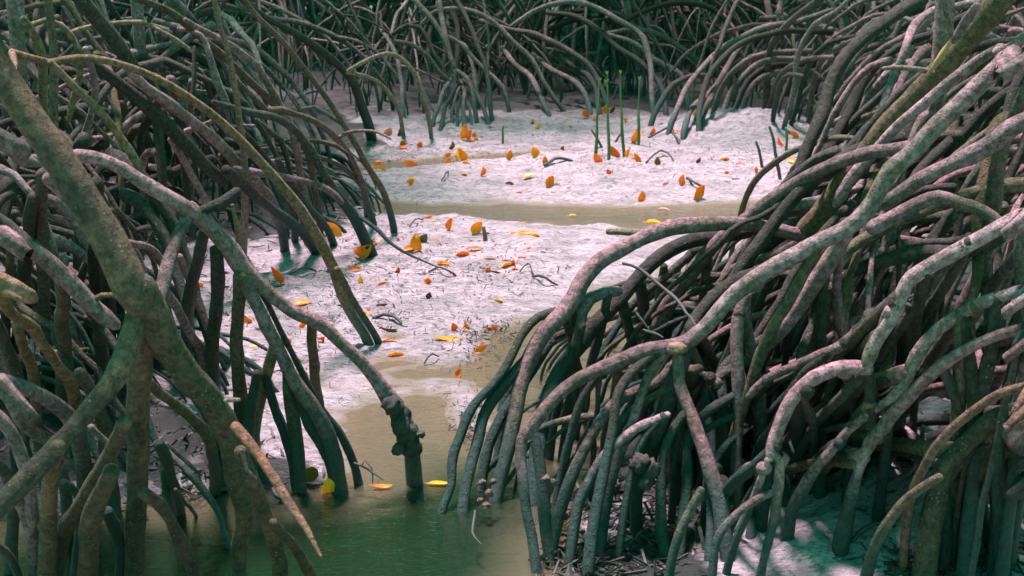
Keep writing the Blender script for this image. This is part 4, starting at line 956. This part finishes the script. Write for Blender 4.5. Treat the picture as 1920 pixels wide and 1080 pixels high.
def seedling(p, ws, label, bud=None):
    v, f, P, m, name, _, _, _ = stick('seedling', p, ws, '', '', 'stem')
    t = thing('seedling', label, 'seedling', P[-1], 'mangrove seedlings standing on the bank'); obj('stem', v, f, M['stem'], t, P[-1])
    top = P[0]; k = .008 * proj(top)[2] / 11
    for s in (-1, 1):
        V, Fc = leaf_mesh(k * 4.2, k * 1.6, .5, .5, .02); R = Matrix.Rotation(s * .32, 4, 'Y') @ Matrix(((0, 1, 0, 0), (0, 0, -1, 0), (1, 0, 0, 0), (0, 0, 0, 1)))
        obj('shoot_leaf', [R @ q + top for q in V], Fc, M['bud'], t, P[-1])
    if bud:
        d = proj(top)[2]; q = at(bud[0], bud[1], d)
        for s in (-1, 1):
            V, Fc = leaf_mesh(k * 4.2, k * 1.5, .4, .5, .02); R = Matrix.Rotation(s * .5, 4, 'Y') @ Matrix(((0, 1, 0, 0), (0, 0, -1, 0), (1, 0, 0, 0), (0, 0, 0, 1)))
            obj('shoot_leaf', [R @ z + q for z in V], Fc, M['bud'], t, P[-1])
seedling('1125,152 1121,200 1118,250 1117,293', '3 5 7', 'first green seedling from the left on the far bank')
seedling('1138,140 1139,190 1140,240 1141,300', '3 6 7', 'second green seedling from the left, its foot nearest the camera', (1137, 155))
seedling('1163,138 1164,190 1168,235 1171,292', '3 5 7', 'third green seedling from the left, between a red and a golden leaf')
seedling('1199,150 1198,195 1197,235 1196,273', '3 5 6.5', 'fourth green seedling from the left, thin bluish stem')
seedling('1531,196 1532,230 1533,262', '2 3 4', 'short seedling with a bright green shoot before the dark far right roots')
seedling('1598,700 1600,740 1602,790', '8 9 9', 'bright green stemmed seedling among the roots below the pale elbow')
seedling('1529,780 1545,830 1556,880', '9 8 7', 'slanting seedling with yellow-green shoot right of the pale root')
seedling('1780,495 1768,545 1768,590', '3 5 6', 'slim seedling in the dark gap behind the long right hand root')
seedling('297,412 295,440 294,475', '3 4 4', 'small seedling in the shade left of the pale fork', None)
put(stick('stick', '943,237 942,255 941,272', '4 5', 'short greenish stick upright at the far edge of the bank', 'stick', 'stem'))
put(stick('stick', '1443,238 1452,275 1466,338', '5 7', 'dark leaning stick at the right of the far bank, the taller of two', 'stick', group='sticks standing at the right of the far bank'))
put(stick('stick', '1418,266 1424,290 1434,316', '5 6', 'dark leaning stick nearer the arched root, the shorter of two', 'stick', group='sticks standing at the right of the far bank'))
put(stick('stick', '1473,240 1474,262 1475,286', '5 6', 'green stick with an orange leaf on its left', 'stick', 'stem'))
put(stick('stick', '1513,282 1513,290 1513,301', '6 6', 'short green stub right of the golden leaf', 'stick', 'stem'))
put(stick('stub', '906,427 907,440 908,452', '7 9', 'black stub upright beside the big golden leaf', 'stick'))
put(stick('stick', '1110,244 1122,262 1134,281', '4 5', 'dark stick leaning between the first two seedlings', 'stick'))
put(stick('stick', '1168,248 1160,257 1150,268', '4 5', 'dark bent stick between the second and third seedlings', 'stick'))
def arched(p, ws, lab, m='twig', h=.03):
    v = stick('twig', p, ws, lab, 'twig', m, 'lie'); P = v[2]; n = len(P)
    for i, q in enumerate(P): q.z += h * math.sin(math.pi * i / (n - 1))
    R = [(float(ws.split()[0])) * proj(q)[2] / F / 2 for q in P]; a, f = tube(P, R, .03, 6, .2, .7)
    o = obj('twig', a, f, M[m], base=P[0]); tag(o, lab, 'twig')
arched('1216,258 1236,249 1256,247 1274,250', '5 4', 'brown twig arching over the mud at the foot of the pink lit roots', 'litter', .03)
arched('1022,311 1045,305 1073,304', '6 5', 'black stick lying on the bank left of the seedlings')
arched('1212,296 1232,293 1248,293 1262,300', '4 3', 'thin dark twig lying right of the fourth seedling')
arched('1288,334 1302,342 1320,344', '5 4', 'dark twig lying beside the orange upright leaf above the channel')
arched('700,598 718,597 738,603 752,610', '7 5', 'dark curved twig right of the twin thin roots', 'twig', .02)
arched('545,517 570,515 592,512', '5 3', 'dark twig lying right of the two toned leaf')
arched('1000,522 1018,528 1046,536', '5 3', 'black twig with a curled end on the bare sand')
arched('975,512 990,508 1003,521', '3 2', 'fine curled twig joining the black twig on bare sand')
arched('806,513 830,516 852,518', '4 3', 'thin twig lying under the tip of the long root')
arched('828,341 838,333 840,326', '3 2', 'fine twig on the left of the smooth upper bank')
arched('795,685 810,678 822,671', '3 2', 'fine grey twig on the sand above the creek bend')
arched('768,428 778,424 795,412', '3 2', 'fine dark twig near the thin roots below the channel')
arched('1700,1010 1760,1030 1830,1012 1900,990', '8 6', 'pale twig lying along the mud bank in the lower right corner', 'litter', .02)
arched('1600,966 1640,955 1680,950', '9 7', 'dark twig half buried behind the front root of the right bank', 'litter')
def held(p, ws, d, lab):
    P = [at(x, y, dd) for (x, y), dd in zip(pts(p), d)]; R = [float(z) * dd / F / 2 for z, dd in zip(ws.split(), d)]
    v, f = tube(P, R, .025, 7, .2, .6); o = obj('twig', v, f, M['twig'], base=P[-1]); tag(o, lab, 'twig')
held('1168,494 1200,503 1235,530 1265,557 1290,590 1306,610', '5 6 7 7 6 5', (3.85, 3.84, 3.8, 3.75, 3.65, 3.55), 'dark arched twig hooked over the right hand roots')
held('1194,588 1207,603 1217,620', '6 5 4', (3.85, 3.84, 3.83), 'short bluish twig end above the knobbly fork')
held('1207,618 1225,624 1243,632', '5 5 4', (3.8, 3.75, 3.7), 'short dark twig lying against the knobbly fork')
held('665,868 690,880 718,900', '4 4 3', (3.85, 3.84, 3.82), 'thin bent twig standing out of the creek by the left struts')
held('679,872 685,862 697,878 699,905', '3 3 3 3', (3.84, 3.84, 3.84, 3.83), 'loop of fine twig above the creek by the left struts')
held('889,958 886,985 890,1006 903,1020', '5 5 4 3', (3.5, 3.46, 3.42, 3.4), 'pale curled rootlet hanging into the water by the pink shells')

# ---------------------------------------------------------------- crusts of mud and shells, litter
def lump_mesh(c, r, n=5, sc=(1, 1, 1), amp=.5, seed=0, res=3):
    import bmesh
    bm = bmesh.new(); bmesh.ops.create_icosphere(bm, subdivisions=res, radius=1)
    V = []
    for v in bm.verts:
        d = v.co.normalized(); k = 1 + amp * noise.noise(d * 1.7 + Vector((seed, 0, 0))) + amp * .55 * noise.noise(d * 4.3 + Vector((0, seed, 0))) + amp * .3 * noise.noise(d * 9 + Vector((0, 0, seed)))
        V.append(Vector(c) + Vector((d.x * sc[0], d.y * sc[1], d.z * sc[2])) * r * k)
    Fc = [tuple(v.index for v in f.verts) for f in bm.faces]; bm.free(); return V, Fc
def crust(parent, base, L, m='crust', name='mud_crust'):
    parts = [lump_mesh(at(x, y, d), w * d / F / 2, sc=(1, 1, h), seed=i * 3.1 + x, amp=.38, res=3) for i, (x, y, d, w, h) in enumerate(L)]
    v, f = merge(parts); return obj(name, v, f, M[m], parent, base)
crust(lw, E.base, [(738, 760, 3.78, 40, .9), (750, 785, 3.82, 38, 1.3), (763, 812, 3.83, 44, 1.2), (772, 838, 3.84, 38, 1.0), (752, 800, 3.80, 30, 1.3), (789, 814, 3.8, 16, .8), (746, 842, 3.8, 22, 1.1)])
def clump(name, L, m, label, cat):
    d0 = L[0][2]; base = at(L[0][0], L[0][1], d0)
    parts = [lump_mesh(at(x, y, d), w * d / F / 2 * (.6 if m == 'shell' else .8), sc=(1, .9, h), seed=x * .7, amp=.2 if m == 'burl' else .5, res=3) for (x, y, d, w, h) in L]
    v, f = merge(parts); o = obj(name, v, f, M[m], base=base); tag(o, label, cat)
clump('oyster_clump', [(905, 905, 3.7, 26, .8), (918, 925, 3.68, 26, 1), (900, 938, 3.68, 20, .8), (912, 948, 3.66, 26, .8), (902, 920, 3.7, 18, .9), (925, 903, 3.7, 20, .8)], 'shell', 'pink clump of oyster shells at the waterline against the creek side roots', 'shells')
clump('oyster_clump', [(1024, 898, 3.4, 26, .9), (1038, 905, 3.4, 24, 1)], 'shell', 'clump of shells and mud on the root left of the brightest pink arch', 'shells')
clump('mud_clump', [(1200, 868, 3.42, 46, 1), (1222, 880, 3.42, 40, 1.2), (1212, 905, 3.42, 36, .8)], 'crust', 'dark clump of mud and rootlets on a root below the knobbly fork', 'mud clump')
clump('mud_clump', [(1335, 880, 3.5, 44, 1.1), (1348, 915, 3.5, 48, 1.2), (1355, 960, 3.5, 50, 1.2), (1345, 1000, 3.48, 46, 1.1)], 'crust', 'long grey crust of mud down the root left of the pale upright root', 'mud clump')
bv, bf = lump_mesh(at(1266, 651, 3.485), 25 * 3.47 / F, sc=(1, .8, .5), seed=3, amp=.2); obj('burl', bv, bf, M['burl'], A.o, A.base)['label'] = 'smooth tan burl on the knobbly fork'
clump('mud_clump', [(1700, 575, 3.1, 24, .8), (1712, 560, 3.12, 26, .8)], 'crust', 'small crust of mud on the fork above the pale elbow', 'mud clump')

def litter(name, zones, n, label, cat, sz=(.012, .05), m='litter', up=.5):
    parts = []
    for _ in range(n):
        x0, y0, rx, ry = random.choice(zones); px, py = random.gauss(x0, rx), random.gauss(y0, ry)
        if py > 1150 or py < 225: continue
        g = gpt(px, py)
        if g.z < -.03: continue
        g.z = max(g.z, 0); L = random.uniform(*sz); a = Vector((random.gauss(0, 1), random.gauss(0, 1), random.gauss(0, up) + .0)).normalized()
        if random.random() < .5:
            b = a.cross(Vector((0, 0, 1)) + Vector((random.gauss(0, .4), random.gauss(0, .4), 0))).normalized(); W = L * random.uniform(.12, .35); c = g + Vector((0, 0, .004 + abs(a.z) * L * .4)); n_ = a.cross(b) * L * .12
            V = [c - a * L / 2, c + b * W / 2 + n_, c + a * L / 2, c - b * W / 2 + n_]; parts.append((V, [(0, 1, 2, 3)]))
        else:
            c = g + Vector((0, 0, .004 + abs(a.z) * L * .4)); t = L * random.uniform(.03, .07); b = a.orthogonal().normalized(); e = a.cross(b)
            V = [c - a * L / 2 + b * t, c - a * L / 2 + e * t, c - a * L / 2 - b * t - e * t, c + a * L / 2 + b * t, c + a * L / 2 + e * t, c + a * L / 2 - b * t - e * t]
            parts.append((V, [(0, 1, 4, 3), (1, 2, 5, 4), (2, 0, 3, 5)]))
    v, f = merge(parts); o = obj(name, v, f, M[m], smooth=False); o['kind'] = 'stuff'; tag(o, label, cat)
litter('leaf_litter', [(700, 590, 60, 25), (900, 650, 40, 25), (920, 620, 35, 15), (600, 560, 90, 40), (750, 520, 90, 35), (820, 470, 90, 30), (950, 510, 60, 25), (720, 280, 60, 20), (960, 260, 150, 18),
   (900, 290, 130, 10), (1050, 290, 160, 22), (1230, 290, 120, 22), (1420, 290, 80, 25), (1000, 225, 160, 6), (1100, 320, 160, 22), (880, 790, 20, 30), (560, 660, 60, 50), (450, 560, 50, 40), (650, 450, 50, 15)], 4200,
   'small dark bits of leaf and bark scattered over the pale mud', 'litter', (.007, .032))
litter('wet_litter', [(1180, 1000, 60, 40), (1090, 960, 40, 50), (1260, 960, 50, 50), (1760, 1040, 60, 20), (1860, 1010, 50, 40), (1640, 860, 150, 30), (1500, 800, 150, 60), (1100, 1060, 60, 20)], 1500,
   'heap of wet dark leaves and rootlets under the right hand roots', 'litter', (.015, .08), up=.35)
litter('shaded_litter', [(150, 800, 150, 100), (250, 500, 150, 60), (350, 900, 120, 60), (500, 400, 120, 40), (1700, 420, 150, 60)], 1600, 'dark litter between the left hand roots in shade', 'litter', (.015, .07), up=.4)
